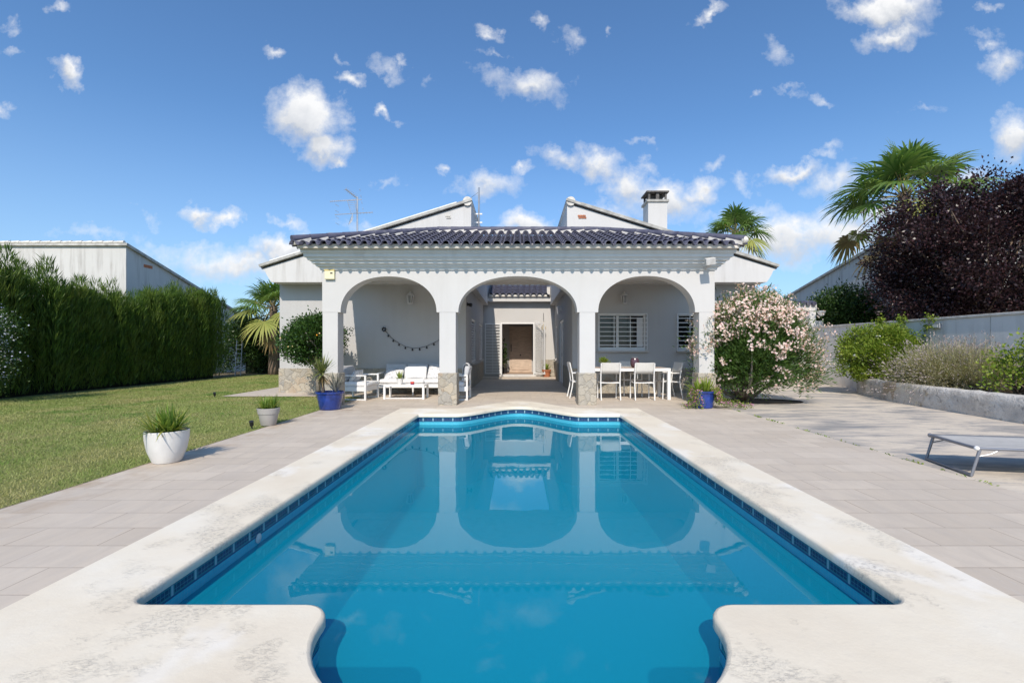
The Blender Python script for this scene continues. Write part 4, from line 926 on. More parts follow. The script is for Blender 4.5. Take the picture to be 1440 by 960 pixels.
# ------------------------------------------------------------------ shrubs and trees
def clumps(n, c, rad, inner=.35, zmin=None, pw=.5):
    d = unit(rng.normal(size=(n,3))); q = (inner + (1-inner)*rng.random((n,1))**pw); p = np.array(c)+d*q*np.array(rad)
    return p if zmin is None else p[p[:,2] > zmin]
def foliage(cl, per, spread, L, W, up=.2, out=None, fold=.2, jit=.7):
    C = np.repeat(cl,per,0); o = rng.normal(size=C.shape); P = C + o*spread*np.array([1,1,.8])
    D = unit(o)*jit + rng.normal(size=C.shape)*.5 + [0,0,up]
    if out is not None: D = D + unit(P-np.array(out))*.7
    return leafset(P,D,rng.uniform(L*.65,L*1.2,len(P)),rng.uniform(W*.7,W*1.2,len(P)),fold)
def limbs(name, base, cl, n, r0, mat, parent, knee=.45):
    b = MB(); base = Vector(base)
    for i in rng.choice(len(cl), min(n,len(cl)), replace=False):
        p = Vector(cl[i]); k = base.lerp(p,knee) + Vector((rng.normal()*.12,rng.normal()*.12,(p-base).length*.06)); b.tube([base+Vector((rng.normal()*.03,rng.normal()*.03,0)),k,p],[r0,r0*.55,r0*.15],7)
    return b.build(name, mat, parent, smooth=True)
# orange tree
oc = (-5.42,12.35,1.54)
t = empty('orange_tree','round dark green orange tree with small fruit beside the left porch pillar','tree',(oc[0]+.15,oc[1],0))
tr = MB().tube([(oc[0]+.15,oc[1],-.03),(oc[0]+.12,oc[1],.5),(oc[0]+.05,oc[1],1.0)],[.06,.05,.04],10).build('trunk', M['grey_bark'], t, smooth=True)
cl = np.concatenate([clumps(110,oc,(.72,.72,.58),.45), clumps(10,(oc[0]+.2,oc[1],oc[2]+.45),(.3,.35,.22),.3), clumps(14,(oc[0]-.2,oc[1],oc[2]-.3),(.5,.5,.25),.3)]); limbs('limb',(oc[0]+.08,oc[1],.85),cl,16,.03,M['grey_bark'],t)
leaf_obj('crown',[foliage(cl,125,.105,.075,.042,.15,oc)],M['citrus'],t)
for i in range(16):
    d = unit(rng.normal(size=3)*[1,1,.8]-[0,.9,0]); p = np.array(oc)+d*np.array([.76,.76,.64])*rng.uniform(.95,1.1); MB().ball(tuple(p),.02,8,6).build('orange', M['orange'] if i%4==0 else M['yellow'], t, smooth=True)
# oleander
t = empty('oleander','big oleander bush covered in pale pink blossom beside the right porch pillar','bush',(OLX,OLY,-.03))
cl = np.concatenate([clumps(190,(5.55,11.35,1.55),(1.08,1.0,.98),.5,.55), clumps(60,(5.9,11.3,1.2),(1.15,.85,.75),.5,.55), clumps(30,(4.95,10.95,1.55),(.6,.5,.6),.4), clumps(64,(5.35,11.2,.75),(1.05,.7,.36),.35,.4), clumps(18,(6.55,11.2,.75),(.4,.5,.4),.4), clumps(18,(4.55,11.2,1.2),(.3,.4,.6),.4)])
limbs('trunk',(OLX,OLY,-.04),cl,34,.05,M['grey_bark'],t,.4)
b = MB()
for i in range(9):
    a = rng.uniform(PI*.85,2.15*PI); b.tube([(OLX+.05*i/9,OLY,-.04),(OLX+.28*math.cos(a),OLY+.2*math.sin(a),.35),(OLX+.5*math.cos(a),OLY+.35*math.sin(a),.85)],[.055,.045,.03],8)
b.build('stem', M['grey_bark'], t, smooth=True)
C = np.repeat(cl,110,0); o = rng.normal(size=C.shape); P = C+o*.16*np.array([1,1,.9]); D = unit(P-np.array([5.6,11.4,.6]))+rng.normal(size=C.shape)*.45+[0,0,.25]
leaf_obj('foliage',[leafset(P,D,rng.uniform(.09,.15,len(P)),rng.uniform(.018,.027,len(P)),.15)],M['oleander'],t)
NT = 720
# blossom trusses: on the outside, thick towards the top
oc2 = np.array([5.65,11.35,1.35]); cand = np.concatenate([P[rng.choice(len(P),9000,replace=False)]])
rel = (cand-oc2)/np.array([1.3,1.15,1.2]); rr = np.linalg.norm(rel,axis=1)
w = np.clip((rr-.72)*4,0,1)*np.clip((cand[:,2]-.35)*.62,.16,1)**1.3*np.where(cand[:,1]>12.0,.2,1)*np.where(cand[:,0]>5.7,1.7,1)
w *= np.where((cand[:,0]<5.6)&(cand[:,2]<1.55)&(cand[:,2]>.5)&(cand[:,0]>4.75),.22,1)
ti = rng.choice(len(cand),NT,replace=False,p=w/w.sum()); T = cand[ti]; outd = unit(T-oc2)
C = np.repeat(T+outd*.06,12,0)+rng.normal(size=(NT*12,3))*.05; od = np.repeat(outd,12,0)
C5 = np.repeat(C,5,0); ax = unit(np.repeat(od,5,0)*1.2+np.repeat(rng.normal(size=C.shape),5,0)*.6); e1 = unit(np.cross(ax,[.3,.2,.9])); e2 = np.cross(ax,e1); ang = np.tile(np.arange(5)*2*PI/5,len(C))[:,None]
D = e1*np.cos(ang)+e2*np.sin(ang)+ax*.35
tag(leaf_obj('blossom',[leafset(C5,D,rng.uniform(.026,.037,len(C5)),.03,.05,S=ax)],M['blossom'],t),kind='stuff')
# hedge ----------------------------------------------------------------
t = empty('hedge','tall dark green cypress hedge along the left side of the lawn','hedge',(-13.8,15,0))
def hz(y): return np.interp(y,[5,11,11.6,12.4,13.4,14.5,16,17.2,18.2,19.5,20.9],[3.4,3.4,3.3,3.05,2.95,2.85,2.8,2.95,3.35,3.4,3.5])
MB().box(-14.7,-13.62,5,20.9,0,2.7).build('dark_core', M['hedge_core'], t)  # solid box against see-through, painted as dark as the hedge's shaded inside
Vs = []
for y in np.arange(8.0,21.2,.22):
    for x in (-13.42,-13.6,-14.0,-14.5):
        px_, py_ = x+rng.normal()*.08, y+rng.normal()*.08; h = float(hz(py_))+rng.normal()*.12+(.22 if rng.random()<.15 else 0) + (rng.random()**6)*.75*(1 if py_<17 else .35)
        n = (900 if x>-13.5 else 480 if x>-13.8 else 260); z = np.maximum(.06, h*rng.random(n)**(.75 if x>-13.7 else .35)); tp = np.clip((h-z)/.9,0,1)**.7; rad = .06+.24*tp
        a = rng.uniform(0,2*PI,n); q = np.sqrt(rng.uniform(.3,1,n)); C = np.stack([px_+rad*q*np.cos(a),py_+rad*q*np.sin(a),z],1)
        D = np.stack([np.cos(a)*.30,np.sin(a)*.30,np.ones(n)],1)+rng.normal(size=(n,3))*.22
        Vs.append(leafset(C,D,rng.uniform(.14,.34,n),rng.uniform(.013,.028,n),.25))
leaf_obj('foliage',Vs,M['hedge'],t)
b = MB()
for y in np.arange(8,20.9,.8): b.tube([(-13.75+rng.normal()*.05,y,-.02),(-13.75,y,1.4)],[.06,.04],6)
b.build('stems', M['bark'], t)
# plumbago at the left edge
t = empty('plumbago','pale blue flowering shrub in front of the hedge at the lawn edge','bush',(-12.35,11.0,0))
cl = np.concatenate([clumps(26,(-12.4,11.0,1.75),(.55,.5,.4),.3),clumps(8,(-12.3,11.0,.75),(.3,.3,.4),.2)]); cl = np.concatenate([cl, clumps(16,(-12.5,11.1,.9),(.5,.4,.6),.2)]); limbs('stem',(-12.5,11.1,-.02),cl,6,.012,M['bark'],t)
leaf_obj('foliage',[foliage(cl,110,.15,.06,.03,.2)],M['shrub'],t)
f = cl[rng.random(len(cl))<.75]; C = np.repeat(f,16,0)+rng.normal(size=(len(f)*16,3))*.13; tag(leaf_obj('flowers',[leafset(C,rng.normal(size=C.shape)+[0,-.5,.5],.045,.04,.1)],M['pale_blue'],t),kind='stuff')
# shrub beyond the hedge end
t = empty('climbing_shrub','dense dark shrub beyond the hedge end, below the palm beside the villa','bush',(-13.6,24.6,0))
cl = np.concatenate([clumps(40,(-15.3,24.8,1.3),(.9,.6,1.3),.4,.1),clumps(60,(-14.3,24.6,2.2),(.75,.8,1.0),.4),clumps(110,(-13.2,24.8,1.5),(1.3,.8,1.45),.4,.1)]); MB().box(-14.4,-12.2,24.7,25.4,0,1.9).build('dark_core', M['hedge_core'], t)  # the box is a solid filler, coloured like shade behind the leaves
leaf_obj('foliage',[foliage(cl,95,.2,.13,.06,.1)],M['shrub'],t)
# ladder
ld = empty('ladder','white aluminium ladder standing against the wall at the hedge end','ladder',(wx(331,22.6),22.6,0)); lx = wx(331,22.6)
for s in (-1,1): MB().bar((lx+s*.13,22.8,0),(lx+s*.13,22.95,1.7),.025,.05).build('rail', M['steel'], ld)
for i in range(7): MB().bar((lx-.117,22.8+.15*(.22+i*.21)/1.7,.22+i*.21),(lx+.117,22.8+.15*(.22+i*.21)/1.7,.22+i*.21),.025,.025).build('rung', M['steel'], ld)
# palms -----------------------------------------------------------------
def fan_frond(hub0, az, el, pet, Rr, droop, mat, parent, segs=30, twist=0):
    d0 = Vector((math.cos(az)*math.cos(el),math.sin(az)*math.cos(el),math.sin(el))); h0 = Vector(hub0); g = Vector((0,0,-1))
    P = [h0 + d0*pet*t_ + g*droop*pet*t_**2 for t_ in (0,.25,.5,.75,1)]
    d = (P[-1]-P[-2]).normalized(); s = d.cross(Vector((0,0,1))).normalized(); up = s.cross(d); s, up = (s*math.cos(twist)+up*math.sin(twist)), (up*math.cos(twist)-s*math.sin(twist))
    r = MB().tube(P,[.03,.024,.02,.017,.014],6).build('frond', M['petiole'], parent, smooth=True)
    hub = np.array(P[-1]); d, s, up = map(np.array,(d,s,up)); Vs = []; Fs = []; k = 0
    for i in range(segs):
        th = R(-128+256*(i+.5)/segs) ; L = Rr*(.62+.38*math.cos(th*.62))*rng.uniform(.92,1.06); wdt = Rr*R(256/segs)*.56
        a = d*math.cos(th)+s*math.sin(th)+up*.10*(1 if i%2 else -1)*.5; a = a/np.linalg.norm(a); b = np.cross(up,a); pts = []
        bend = rng.uniform(.18,.42)
        for q,w in ((0,.02),(.3,.75),(.55,.95),(.78,.55),(1.0,.03)):
            p = hub + a*L*q + up*.06*L*q*(1-q) + np.array([0,0,-1.])*L*bend*q**3.2 ; pts.append((p-b*wdt*w*.5,p+b*wdt*w*.5))
        for p0,p1 in pts: Vs += [p0,p1]
        for j in range(4): Fs.append((k+2*j,k+2*j+1,k+2*j+3,k+2*j+2))
        k += 10
    np_mesh('fan_leaf', np.array(Vs), np.array(Fs), mat, r); return r
def fan_palm(lab, base, h, lst, nf, pet, Rr, skirt=0, trunk_r=.16, dx=0):
    t = empty('fan_palm', lab, 'palm tree', base); top = Vector(base)+Vector((dx,0,h)); k = 9
    MB().tube([Vector(base)+Vector((dx*(i/k)**2,0,-.05+(h+.05)*i/k)) for i in range(k+1)],[trunk_r*(1.25-.4*i/k) for i in range(k+1)],12).build('trunk', M['bark'], t, smooth=True)
    b = MB().ball(tuple(top-Vector((0,0,.1))),trunk_r*.95,12,8,(1,1,1.7)); b.build('crown_heart', M['bark'], t, smooth=True)
    for i in range(nf):
        az = i*2.39996+rng.normal()*.15; f = i/nf; el = R(84-f*96)+rng.normal()*.08
        fan_frond(top, az, el, pet*rng.uniform(.85,1.12)*(.75+.45*f), Rr*rng.uniform(.85,1.08), .10+.25*f, M[lst[0] if f<.72 else lst[1] if f < .9 else lst[2]], t, twist=rng.normal()*.35)
    for i in range(skirt):
        az = rng.uniform(0,2*PI); fan_frond(top-Vector((0,0,.3)), az, R(rng.uniform(-15,25)), pet*1.1, Rr*.6, .9, M['palm_dry'], t, segs=16, twist=rng.normal()*.4)
    return t
fan_palm('tall fan palm rising behind the purple plum tree, largest of the palms',(14.45,17.6,0),6.95,('palm','palm','palm_yellow'),30,1.65,1.38,7,.22)
fan_palm('fan palm behind the right wing of the villa roof, beside the chimney',(11.75,25.5,0),7.55,('palm','palm','palm_yellow'),24,1.05,1.1,3,.2)
fan_palm('fan palm with yellowing lower fronds beside the left wall of the villa',(-12.35,23.6,0),3.3,('palm','palm_yellow','palm_yellow'),24,1.15,1.15,6,.2)
# purple plum tree
t = empty('purple_plum_tree','large purple-leaved plum tree behind the right garden wall','tree',(14.4,14.4,0))
pc = (14.9,14.2,4.0)
cl = np.concatenate([clumps(250,pc,(3.5,2.9,2.1),.45,1.75,.4),clumps(50,(16.2,14.0,4.9),(2.0,2.0,1.7),.4),clumps(40,(12.9,14.8,3.0),(1.5,1.3,1.3),.4,1.7),clumps(20,(13.2,14.6,4.9),(.9,.9,.8),.3),clumps(26,(16.4,13.2,5.6),(1.3,1.2,1.0),.3),clumps(46,(14.6,14.2,4.15),(3.6,2.4,2.35),.92,2.0)])
keep = np.ones(len(cl),bool)
for hx, hy, hz_, hr in ((12.4,13.0,5.4,.75),(14.0,12.6,6.1,.7),(15.6,12.5,5.0,.6),(13.0,12.4,4.2,.55),(16.6,12.5,3.6,.55),(11.6,13.6,3.6,.5),(14.6,12.3,3.2,.5)): keep &= np.linalg.norm((cl-[hx,hy,hz_])*[1,.35,1],axis=1) > hr
cl = cl[keep]; ray = []
for i in range(34):
    d = unit(rng.normal(size=3)*[1,.7,.8]+[-.15,-.2,.55]); L = rng.uniform(1.0,1.24)
    for q_ in (.86,.94,1.02,1.1): ray.append(np.array(pc)+d*np.array([3.5,2.8,2.35])*min(q_,L)+rng.normal(size=3)*.05)
pal = np.array(ray)
MB().tube([(14.4,14.4,-.05),(14.35,14.4,1.2),(14.3,14.4,2.2)],[.2,.17,.14],10).build('trunk', M['bark'], t, smooth=True)
limbs('limb',(14.3,14.4,1.9),np.concatenate([cl,pal[3::4],pal[3::4]]),85,.07,M['bark'],t)
leaf_obj('crown',[foliage(cl,290,.25,.10,.06,.1,pc), foliage(pal,80,.13,.10,.055,.3,pc)],M['plum'],t)
# green shrubs behind the wall
t = empty('evergreen_shrub','dark evergreen shrub behind the garden wall between the gate and the plum tree','bush',(13.2,18.7,0))
cl = np.concatenate([clumps(80,(13.0,18.7,2.35),(1.35,1.0,1.35),.45,.6),clumps(50,(14.4,18.4,2.1),(1.2,.9,1.2),.45,.6),clumps(20,(12.2,18.8,2.5),(.6,.6,.7),.3)])
MB().box(12.2,15.2,18.6,19.2,0,2.9).build('dark_core', M['hedge_core'], t)  # solid filler box, its dark colour stands for shade within the shrub
leaf_obj('foliage',[foliage(cl,190,.22,.12,.055,.2)],M['shrub'],t)
# far round pine
t = empty('pine_tree','far round-topped green tree between the villa and the gate','tree',(23.7,45,0))
cl = clumps(60,(23.7,45,5.6),(1.5,1.3,1.2),.4); MB().tube([(23.7,45,0),(23.7,45,5.4)],[.2,.1],8).build('trunk', M['bark'], t); leaf_obj('crown',[foliage(cl,90,.25,.2,.09,.2)],M['limegreen'],t)
# ------------------------------------------------------------------ right garden wall, planter, gate
GX = 11.05
gw = empty('garden_wall','long pale rendered garden wall with flat coping on the right side','wall',(GX,10,0))
MB().box(GX,GX+.22,-3,17.72,-.05,2.06).build('wall_panel', M['garden_wall'], gw); MB().box(GX-.035,GX+.255,-3,17.72,2.061,2.12).build('wall_coping', M['mortar'], gw, bevel=.008)
pl = MB()
for y in (17.0,14.0,11.0,8.0): pl.box(GX-.003,GX+.002,y-.008,y+.008,0,2.05)
pl.build('expansion_joint', M['roofslab'], gw)
gt = empty('garden_gate','rendered gate portal with dark tiled cap at the end of the garden wall','gate',(10.9,17.9,0))
MB().box(10.98,11.22,17.74,18.05,-.02,2.72).build('gate_pillar', M['white_wall'], gt); MB().box(11.221,11.5,17.74,18.0,-.02,2.35).build('end_pier', M['white_wall'], gt)
MB().box(9.35,9.6,17.74,18.05,-.02,2.72).build('gate_pillar', M['white_wall'], gt)
MB().box(9.30,11.24,17.72,18.07,2.721,2.98).build('lintel', M['white_wall'], gt)
k = MB()
for i in range(10): k.tube([(9.25+i*.205,17.62,2.99),(9.25+i*.205,17.9,3.05),(9.25+i*.205,18.18,2.99)],.085,8)
k.build('tiled_cap', M['tile'], gt, auto=50)
gd_ = MB().box(9.602,10.978,17.96,18.0,0,2.70).build('gate_door', M['grey_wall'], gt); MB().bar((10.8,17.93,.95),(10.8,17.93,1.15),.03,.04).build('handle', M['dark'], gd_)
bw = MB().box(7.0,9.345,17.8,18.0,-.02,2.1).build('boundary_wall', M['white_wall'], None); tag(bw,'pale wall between the villa and the gate, mostly behind the oleander','wall')
lp = empty('bulkhead_lamp','white half-round lamp on the side of the gate pillar','wall lamp',(11.30,17.72,2.75))
MB().lathe([(.0001,2.52),(.07,2.54),(.13,2.64),(.15,2.72),(.0001,2.722)],(11.37,17.66,0),16).build('lamp_bowl', M['white_metal'], lp, auto=40); MB().bar((11.2,17.85,2.68),(11.34,17.70,2.70),.04,.04).build('bracket', M['white_metal'], lp)
wb = empty('wall_light','small square grey light fitting high on the right garden wall','wall lamp',(GX,13.0,1.75)); YW = GX*F/(1318-VX); z_ = wz(458,YW)
MB().box(GX-.06,GX-.001,YW-.12,YW+.12,z_-.07,z_+.06).build('housing', M['steel'], wb, bevel=.01); MB().box(GX-.066,GX-.0605,YW-.08,YW+.08,z_-.045,z_+.035).build('diffuser', M['white_pot'], wb)
# planter
def plantermat():
    m, t, b = nt('flaking_limewash'); v = coord(t)
    col = ramp(t, noise(t, v, 2.2, 6, .65), (.35,(.44,.41,.37)),(.5,(.58,.55,.51)),(.65,(.68,.66,.62)))
    col = mixc(t, ramp(t, noise(t, v, 6, 6, .7), (.55,0),(.66,.8)), col, (.22,.21,.20)); col = mixc(t, ramp(t, noise(t, coord(t,sc=(1,1,.6)), 1.6, 3, .5, .5), (.60,0),(.63,.85)), col, (.36,.29,.21))
    t.links.new(col, b.inputs['Base Color']); b.inputs['Roughness'].default_value = .95; bump(t, b, math_(t,'ADD',noise(t, v, 5, 6, .7),math_(t,'MULTIPLY',noise(t,v,30,5),.4)), .9, .04); return m
edge = [(11.03,15.1),(10.6,14.75),(10.15,14.1),(9.75,13.3),(9.4,12.4),(9.15,11.4),(9.0,10.3),(8.85,9.2),(8.72,8.0),(8.62,6.5),(8.6,3.0)]
P = np.array(edge); tt = np.linspace(0,len(edge)-1,60); ex = np.interp(tt,range(len(edge)),P[:,0]); ey = np.interp(tt,range(len(edge)),P[:,1])
tng = unit(np.stack([np.gradient(ex),np.gradient(ey)],1)); nrm = np.stack([-tng[:,1],tng[:,0]],1)
nrm *= np.sign((np.stack([GX-ex, 0*ex],1)*nrm).sum(1,keepdims=True)+1e-6)
pr = [(0,-.05),(.0,.30),(.015,.42),(.05,.46),(.20,.47),(.26,.44),(.27,.2)]; b = MB(); k = len(pr)
for i in range(60):
    for j,(o_,z) in enumerate(pr): b.v.append((ex[i]+nrm[i,0]*o_+rng.normal()*.008, ey[i]+nrm[i,1]*o_+rng.normal()*.008, z+rng.normal()*.006*(j>0)))
for i in range(59):
    for j in range(k-1): b.f.append((i*k+j,(i+1)*k+j,(i+1)*k+j+1,i*k+j+1))
pn = empty('planter','long raised planter with a flaking whitewashed low wall below the garden wall','planter',(9.8,10,0)); b.build('low_wall', plantermat(), pn, auto=60)
sp = [(ex[i]+nrm[i,0]*.2, ey[i]+nrm[i,1]*.2) for i in range(60)] + [(GX-.002,3.0)]
so = sheet('bed_soil', sp, [], .38, M['soil'], None, pn)
# bushes in the planter
def bush(name, lab, cl, per, spread, L, W, mat, base, up=.3, out=None):
    t = empty(name, lab, 'bush', base); limbs('stem', base, cl, 26, .018, M['bark'], t); leaf_obj('foliage',[foliage(cl,per,spread,L,W,up,out)],mat,t); return t
bc = (wx(1236,13.4),13.4,1.15)
cl = np.concatenate([clumps(210,bc,(1.02,.85,.78),.5,.45), clumps(30,(bc[0]+.3,bc[1],1.55),(.7,.5,.35),.4), clumps(24,(bc[0]-.2,bc[1],.7),(.9,.6,.25),.4)])
t = bush('lime_green_bush','rounded lime green bush with a few white flowers in the planter',cl,105,.10,.07,.038,M['limegreen'],(bc[0],bc[1],.38),.3,bc)
f = clumps(11,bc,(1.03,.86,.8),.98); f = f[f[:,1]<bc[1]+.1]; C = np.repeat(f,7,0)+rng.normal(size=(len(f)*7,3))*.025; tag(leaf_obj('flowers',[leafset(C,rng.normal(size=C.shape)+[0,-.6,.2],.05,.045,.1)],M['white_bloom'],t),kind='stuff')
# lavender
lc = (wx(1342,11.1),11.1,.42); t = empty('lavender','wide grey-green lavender bush with dry flower spikes spilling over the planter wall','bush',lc)
n = 5200; az = rng.uniform(0,2*PI,n); el = PI/2-np.arccos(rng.random(n)**.85)*1.12
dx_ = np.cos(az)*np.cos(el); base = np.array(lc)+np.stack([rng.normal(size=n)*.28,rng.normal(size=n)*.34,rng.random(n)*.12],1); Lh = rng.uniform(.88,1.28,n)*np.where(el<.3,.95,1)
D = np.stack([np.cos(az)*np.cos(el)*1.0,np.sin(az)*np.cos(el)*1.1,np.sin(el)*.98],1); dr = .05+.30*np.cos(el)*rng.random(n)
V, Fc = strips(base,az,el,Lh,np.full(n,.0105),dr); np_mesh('stems',V,Fc,M['lav_stem'],t)
Vv = V.reshape(n,-1,3); tipp = Vv[:,-2]; prev = Vv[:,-6]; dd = unit(tipp-prev)
sel = rng.random(n)<.62; C = np.repeat(tipp[sel],3,0)-np.repeat(dd[sel],3,0)*rng.random((sel.sum()*3,1))*.07; leaf_obj('flower_spikes',[leafset(C,np.repeat(dd[sel],3,0)+rng.normal(size=C.shape)*.25,.05,.017)],M['lav_tip'],t)
C = np.repeat(base,8,0)+np.repeat(D,8,0)*np.repeat(Lh,8)[:,None]*rng.uniform(.2,.75,(n*8,1))+rng.normal(size=(n*8,3))*.035; C[:,2] = np.maximum(C[:,2],.12); leaf_obj('foliage',[leafset(C,np.repeat(D,8,0)+rng.normal(size=C.shape)*.5,.055,.009)],M['lav_stem'],t)
e = (9.75,9.15,.4); cl = np.concatenate([clumps(24,(9.85,9.2,.85),(.55,.5,.4),.3)]); bush('rose_shrub','bright green leafy shrub at the far end of the planter behind the lounger',cl,60,.11,.075,.05,M['limegreen'],e)
cl = np.concatenate([clumps(12,(9.72,8.72,1.35),(.3,.3,.28),.2)]); 
bush('tall_rose_shrub','taller bright green shrub at the right end of the planter',cl,50,.10,.075,.05,M['limegreen'],(9.8,8.7,.4))
# creeper on the wall
cv = empty('wall_creeper','thin green creeper hanging over the garden wall above the planter','creeper',(GX-.03,12.6,1.6)); cp = []; b = MB()
for py,px,q in ((462,1308,1.0),(447,1270,.5),(446,1240,.5)):
    Y = GX*F/(px-VX); a = Vector((GX-.05,Y,2.14)); pts = [a+Vector((.06,.05,-.2)), a]
    for i in range(6): pts.append(a+Vector((-.02-.02*math.sin(i),-.12+.10*i*.6*(1 if q==1 else .5)+rng.normal()*.03,(-.13*i if q==1 else .06*math.sin(i*1.2)))))
    b.tube(pts,.006,5); cp += pts
b.build('stem', M['bark'], cv); cp = np.array([tuple(p) for p in cp]); C = np.repeat(cp,14,0)+rng.normal(size=(len(cp)*14,3))*[.02,.09,.06]; C[:,0] = np.minimum(C[:,0],GX-.01) ; leaf_obj('leaves',[leafset(C,rng.normal(size=C.shape)+[-.8,0,0],.07,.05)],M['limegreen'],cv)
# ------------------------------------------------------------------ neighbouring houses
def shed_house(name, lab, xi, xo, ya, yb, za, zb, s):
    h = empty(name, lab, 'house', ((xi+xo)/2, ya, 0))
    MB().prism([(ya,-.05),(yb,-.05),(yb,zb),(ya,za)],'x',min(xi,xo),max(xi,xo)).build('wall', M['neighbour'], h)
    n = Vector((0,-(zb-za),(yb-ya))).normalized(); a, b_ = Vector((0,ya-.12,za+.035)), Vector((0,yb+.5,zb-(za-zb)/(yb-ya)*.5))
    q = [a,b_,b_+n*.12,a+n*.12]; r = MB().prism([(v.y,v.z) for v in q],'x',min(xi,xo)-.12,max(xi,xo)+.12).build('roof', M['roofslab'], h)
    k = MB(); x0, x1 = min(xi,xo)-.1, max(xi,xo)
    for i in range(int((x1-x0)/.45)): k.tube([(x0+i*.45,ya-.05,za+.17),(x0+i*.45+.47,ya-.05,za+.185)],[.06,.075],8)
    k.build('ridge_tiles', M['mortar'], r, auto=50)
    x = xi - s*.0; vb = MB().box(xi-.012*(-s),xi+.012*(-s),ya+.95,ya+1.45,za-.72,za-.58); vb.build('vent', M['terracotta'], h)
    return h
shed_house('neighbour_house','pale streaked neighbouring house with sloping roof behind the left hedge',-17.0,-30,20.3,29.8,5.70,2.95,1)
shed_house('neighbour_house','white neighbouring house with sloping roof edge behind the purple tree',17.0,28,19.5,32,6.75,4.0,-1)
SUN_E=3.7; SKY_S=.135; DUST=1.0; CLOUD=6.3; SKY_TINT=(.66,.92,1.13); EXPO=.25
# ------------------------------------------------------------------ sky, sun, camera
SUNV = Vector((.09,1.15,-1)).normalized(); el = math.asin(-SUNV.z); az = math.atan2(-SUNV.x,-SUNV.y)
sun = bpy.data.lights.new('Sun','SUN'); sun.energy = SUN_E; sun.angle = R(.5); sun.color = (1,.895,.77)
so_ = bpy.data.objects.new('sun_lamp', sun); COL.objects.link(so_); so_.rotation_euler = SUNV.to_track_quat('-Z','Y').to_euler(); so_.location = (-2,-20,30)
w = bpy.data.worlds.new('World'); scene.world = w; w.use_nodes = True; t = w.node_tree; bg = t.nodes['Background']; bg.inputs[1].default_value = SKY_S
sky = t.nodes.new('ShaderNodeTexSky'); sky.sky_type = 'NISHITA'; sky.sun_disc = False; sky.sun_elevation = el; sky.sun_rotation = az % (2*PI); sky.altitude = 50; sky.air_density = 1.0; sky.dust_density = DUST; sky.ozone_density = 2.0
tc = t.nodes.new('ShaderNodeTexCoord'); g = tc.outputs['Generated']; sp = N(t,'ShaderNodeSeparateXYZ',{0:g}).outputs
ysafe = math_(t,'MAXIMUM', sp[1], .05); u = math_(t,'DIVIDE', sp[0], ysafe); v = math_(t,'DIVIDE', sp[2], ysafe)
uv = N(t,'ShaderNodeCombineXYZ',{0:u,1:v,2:0.0}).outputs[0]
wn = N(t,'ShaderNodeTexNoise',{'Vector':uv,'Scale':16.0,'Detail':6.0,'Roughness':.6}).outputs[1]
wv = N(t,'ShaderNodeVectorMath',{0:N(t,'ShaderNodeVectorMath',{0:wn,1:(.5,.5,.5)},operation='SUBTRACT').outputs[0],'Scale':.10},operation='SCALE').outputs[0]
q = N(t,'ShaderNodeVectorMath',{0:uv,1:wv},operation='ADD').outputs[0]
# cumulus: where each stands in the sky (azimuth/elevation tangents *660), half-axes, tilt in degrees, density
B = [(432,165,54,42,-18,1.3),(458,205,38,28,-20,1.1),(478,230,20,9,0,.8),(92,100,26,17,-35,.85),(742,118,62,23,-12,.8),(390,72,20,9,-25,.6),(545,98,28,13,-30,.5),(497,115,22,10,-10,.65),(541,160,18,9,-20,.75),
 (278,302,24,17,0,1.0),(315,305,24,15,0,1.0),(400,348,55,20,0,1.05),(330,372,95,28,0,.8),(740,318,42,22,0,1.15),(688,258,40,19,0,.7),(790,222,38,17,-10,.75),(845,228,42,22,-25,.75),(885,262,36,27,0,1.0),(905,240,30,14,-20,.6),(935,282,52,30,0,1.15),(985,272,28,20,0,.8),
 (998,18,24,10,20,.75),(1245,12,68,24,0,1.0),(1255,48,50,20,12,.95),(1120,243,46,17,12,.95),(1180,255,60,26,20,.6),(1100,335,115,36,8,1.0),(1190,330,65,32,0,.85),(1410,90,28,20,30,.6),(1428,190,34,36,0,1.0),(760,28,14,13,-30,.5),(690,42,22,10,-25,.6),(806,55,22,14,-20,.35),(858,45,8,11,-40,.5),
 (4,155,20,15,-20,.75),(15,75,18,10,10,.4),(15,38,16,9,0,.4),(1385,8,24,10,0,.6),(1385,45,20,10,0,.3),(405,310,28,8,-25,.45),(545,255,18,8,0,.4),(735,238,16,9,0,.6),(628,245,9,7,0,.5),(1060,130,10,6,0,.4),(1110,125,22,7,-10,.35),(1160,138,18,6,-10,.35),(1095,70,16,11,-30,.3),(1300,150,24,6,-10,.3),(215,310,22,8,-30,.25),(85,8,14,6,0,.4),(1040,255,16,14,0,.5),(640,270,12,8,0,.3),(1350,260,40,20,20,.5),(600,110,12,14,-30,.3),(250,355,50,16,0,.35),(1290,20,30,20,0,.4),(470,365,40,12,0,.5),(1040,300,60,16,8,.5),(1160,215,30,10,20,.5),(1230,300,50,18,0,.6),(1395,60,16,10,10,.5),(700,75,26,6,-20,.35),(850,300,60,14,0,.55),(140,330,60,10,0,.3),(520,320,40,8,-10,.35),(560,90,16,8,-30,.5),(480,85,16,6,-20,.4),(1010,230,26,9,0,.4),(900,205,30,8,-20,.4)]
acc = None; under = None
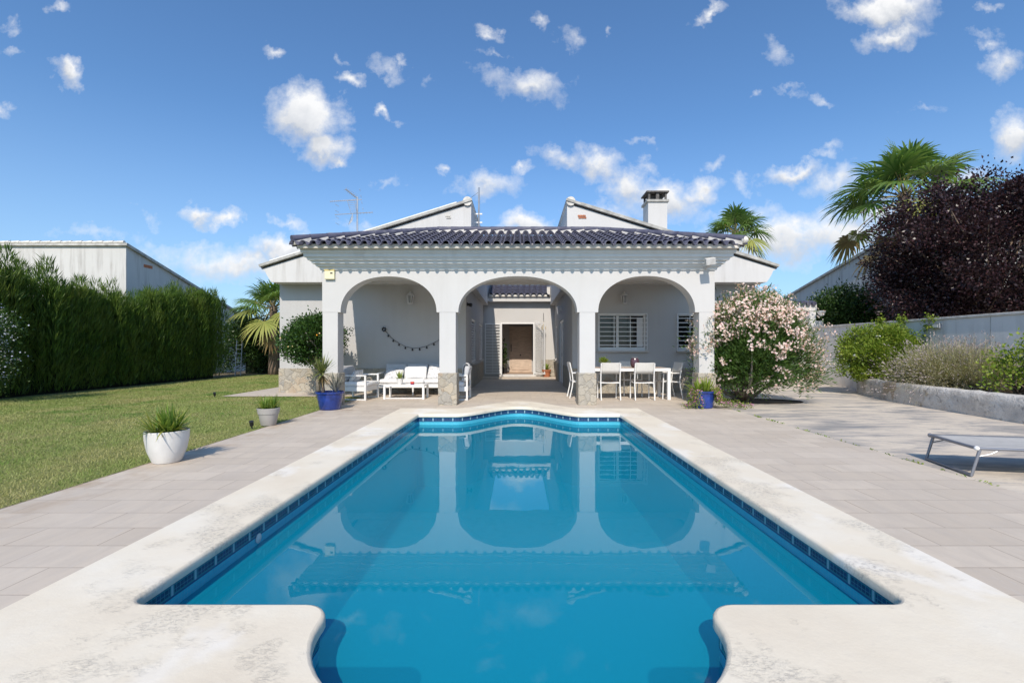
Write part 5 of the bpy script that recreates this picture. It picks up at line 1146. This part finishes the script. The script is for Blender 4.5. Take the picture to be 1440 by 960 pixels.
for (a,b,rx,ry,tl,dn) in B:
    mp = N(t,'ShaderNodeMapping',{'Vector':q,'Location':((a-VX)/F,(VY-b)/F,0),'Rotation':(0,0,R(tl)),'Scale':(rx/F,ry/F,1)},vector_type='TEXTURE').outputs[0]
    ln = N(t,'ShaderNodeVectorMath',{0:mp},operation='LENGTH').outputs['Value']
    d = math_(t,'MULTIPLY', math_(t,'SUBTRACT', 1.25, ln), dn)
    acc = d if acc is None else math_(t,'MAXIMUM', acc, d)
    if ry >= 17:
        y_ = N(t,'ShaderNodeSeparateXYZ',{0:mp}).outputs[1]; us = math_(t,'MULTIPLY', math_(t,'MULTIPLY', math_(t,'ADD', d, .25, True), 1.0), math_(t,'SUBTRACT', .30, y_, True))
        under = us if under is None else math_(t,'MAXIMUM', under, us)
n1 = noise(t, uv, 9.0, 8, .62, .3); n2 = noise(t, uv, 34.0, 6, .65)
den = math_(t,'ADD', acc, math_(t,'ADD', math_(t,'MULTIPLY', math_(t,'SUBTRACT', n1, .5), 1.5), math_(t,'MULTIPLY', math_(t,'SUBTRACT', n2, .5), .75)))
mask = ramp(t, den, (.06,0),(.45,.36),(.95,1)); t.nodes[-1]
mask = math_(t,'MULTIPLY', mask, math_(t,'GREATER_THAN', sp[1], .06))
sh = math_(t,'MULTIPLY', under, math_(t,'ADD', .35, n1), True)
cc = mixc(t, sh, (CLOUD*1.0,CLOUD*1.0,CLOUD*1.0), (CLOUD*.52,CLOUD*.56,CLOUD*.63))
skc = mixc(t, 1, sky.outputs[0], SKY_TINT, 'MULTIPLY')
hz_f = math_(t,'MULTIPLY', math_(t,'POWER', math_(t,'SUBTRACT', 1, math_(t,'DIVIDE', math_(t,'ABSOLUTE', sp[2]), .42), True), 1.5), .55)
skc = mixc(t, hz_f, skc, (CLOUD*.50,CLOUD*.66,CLOUD*.88))
t.links.new(mixc(t, math_(t,'MULTIPLY',mask,.96), skc, cc), bg.inputs[0])
w.cycles.sampling_method = 'MANUAL'; w.cycles.sample_map_resolution = 512
cam = bpy.data.cameras.new('Camera'); co = bpy.data.objects.new('camera', cam); COL.objects.link(co); scene.camera = co
cam.sensor_width = 36; cam.lens = F/1440*36; cam.clip_end = 3000; cam.clip_start = .05
co.location = (0,0,EYE); co.rotation_euler = (R(90),0,0); cam.shift_x = -10/1440; cam.shift_y = 10/1440
scene.view_settings.view_transform = 'Standard'; scene.view_settings.look = 'None'; scene.view_settings.exposure = EXPO; scene.view_settings.gamma = 1
scene.cycles.max_bounces = 8; scene.cycles.transparent_max_bounces = 8; scene.cycles.use_denoising = True; scene.cycles.caustics_reflective = False; scene.cycles.caustics_refractive = False
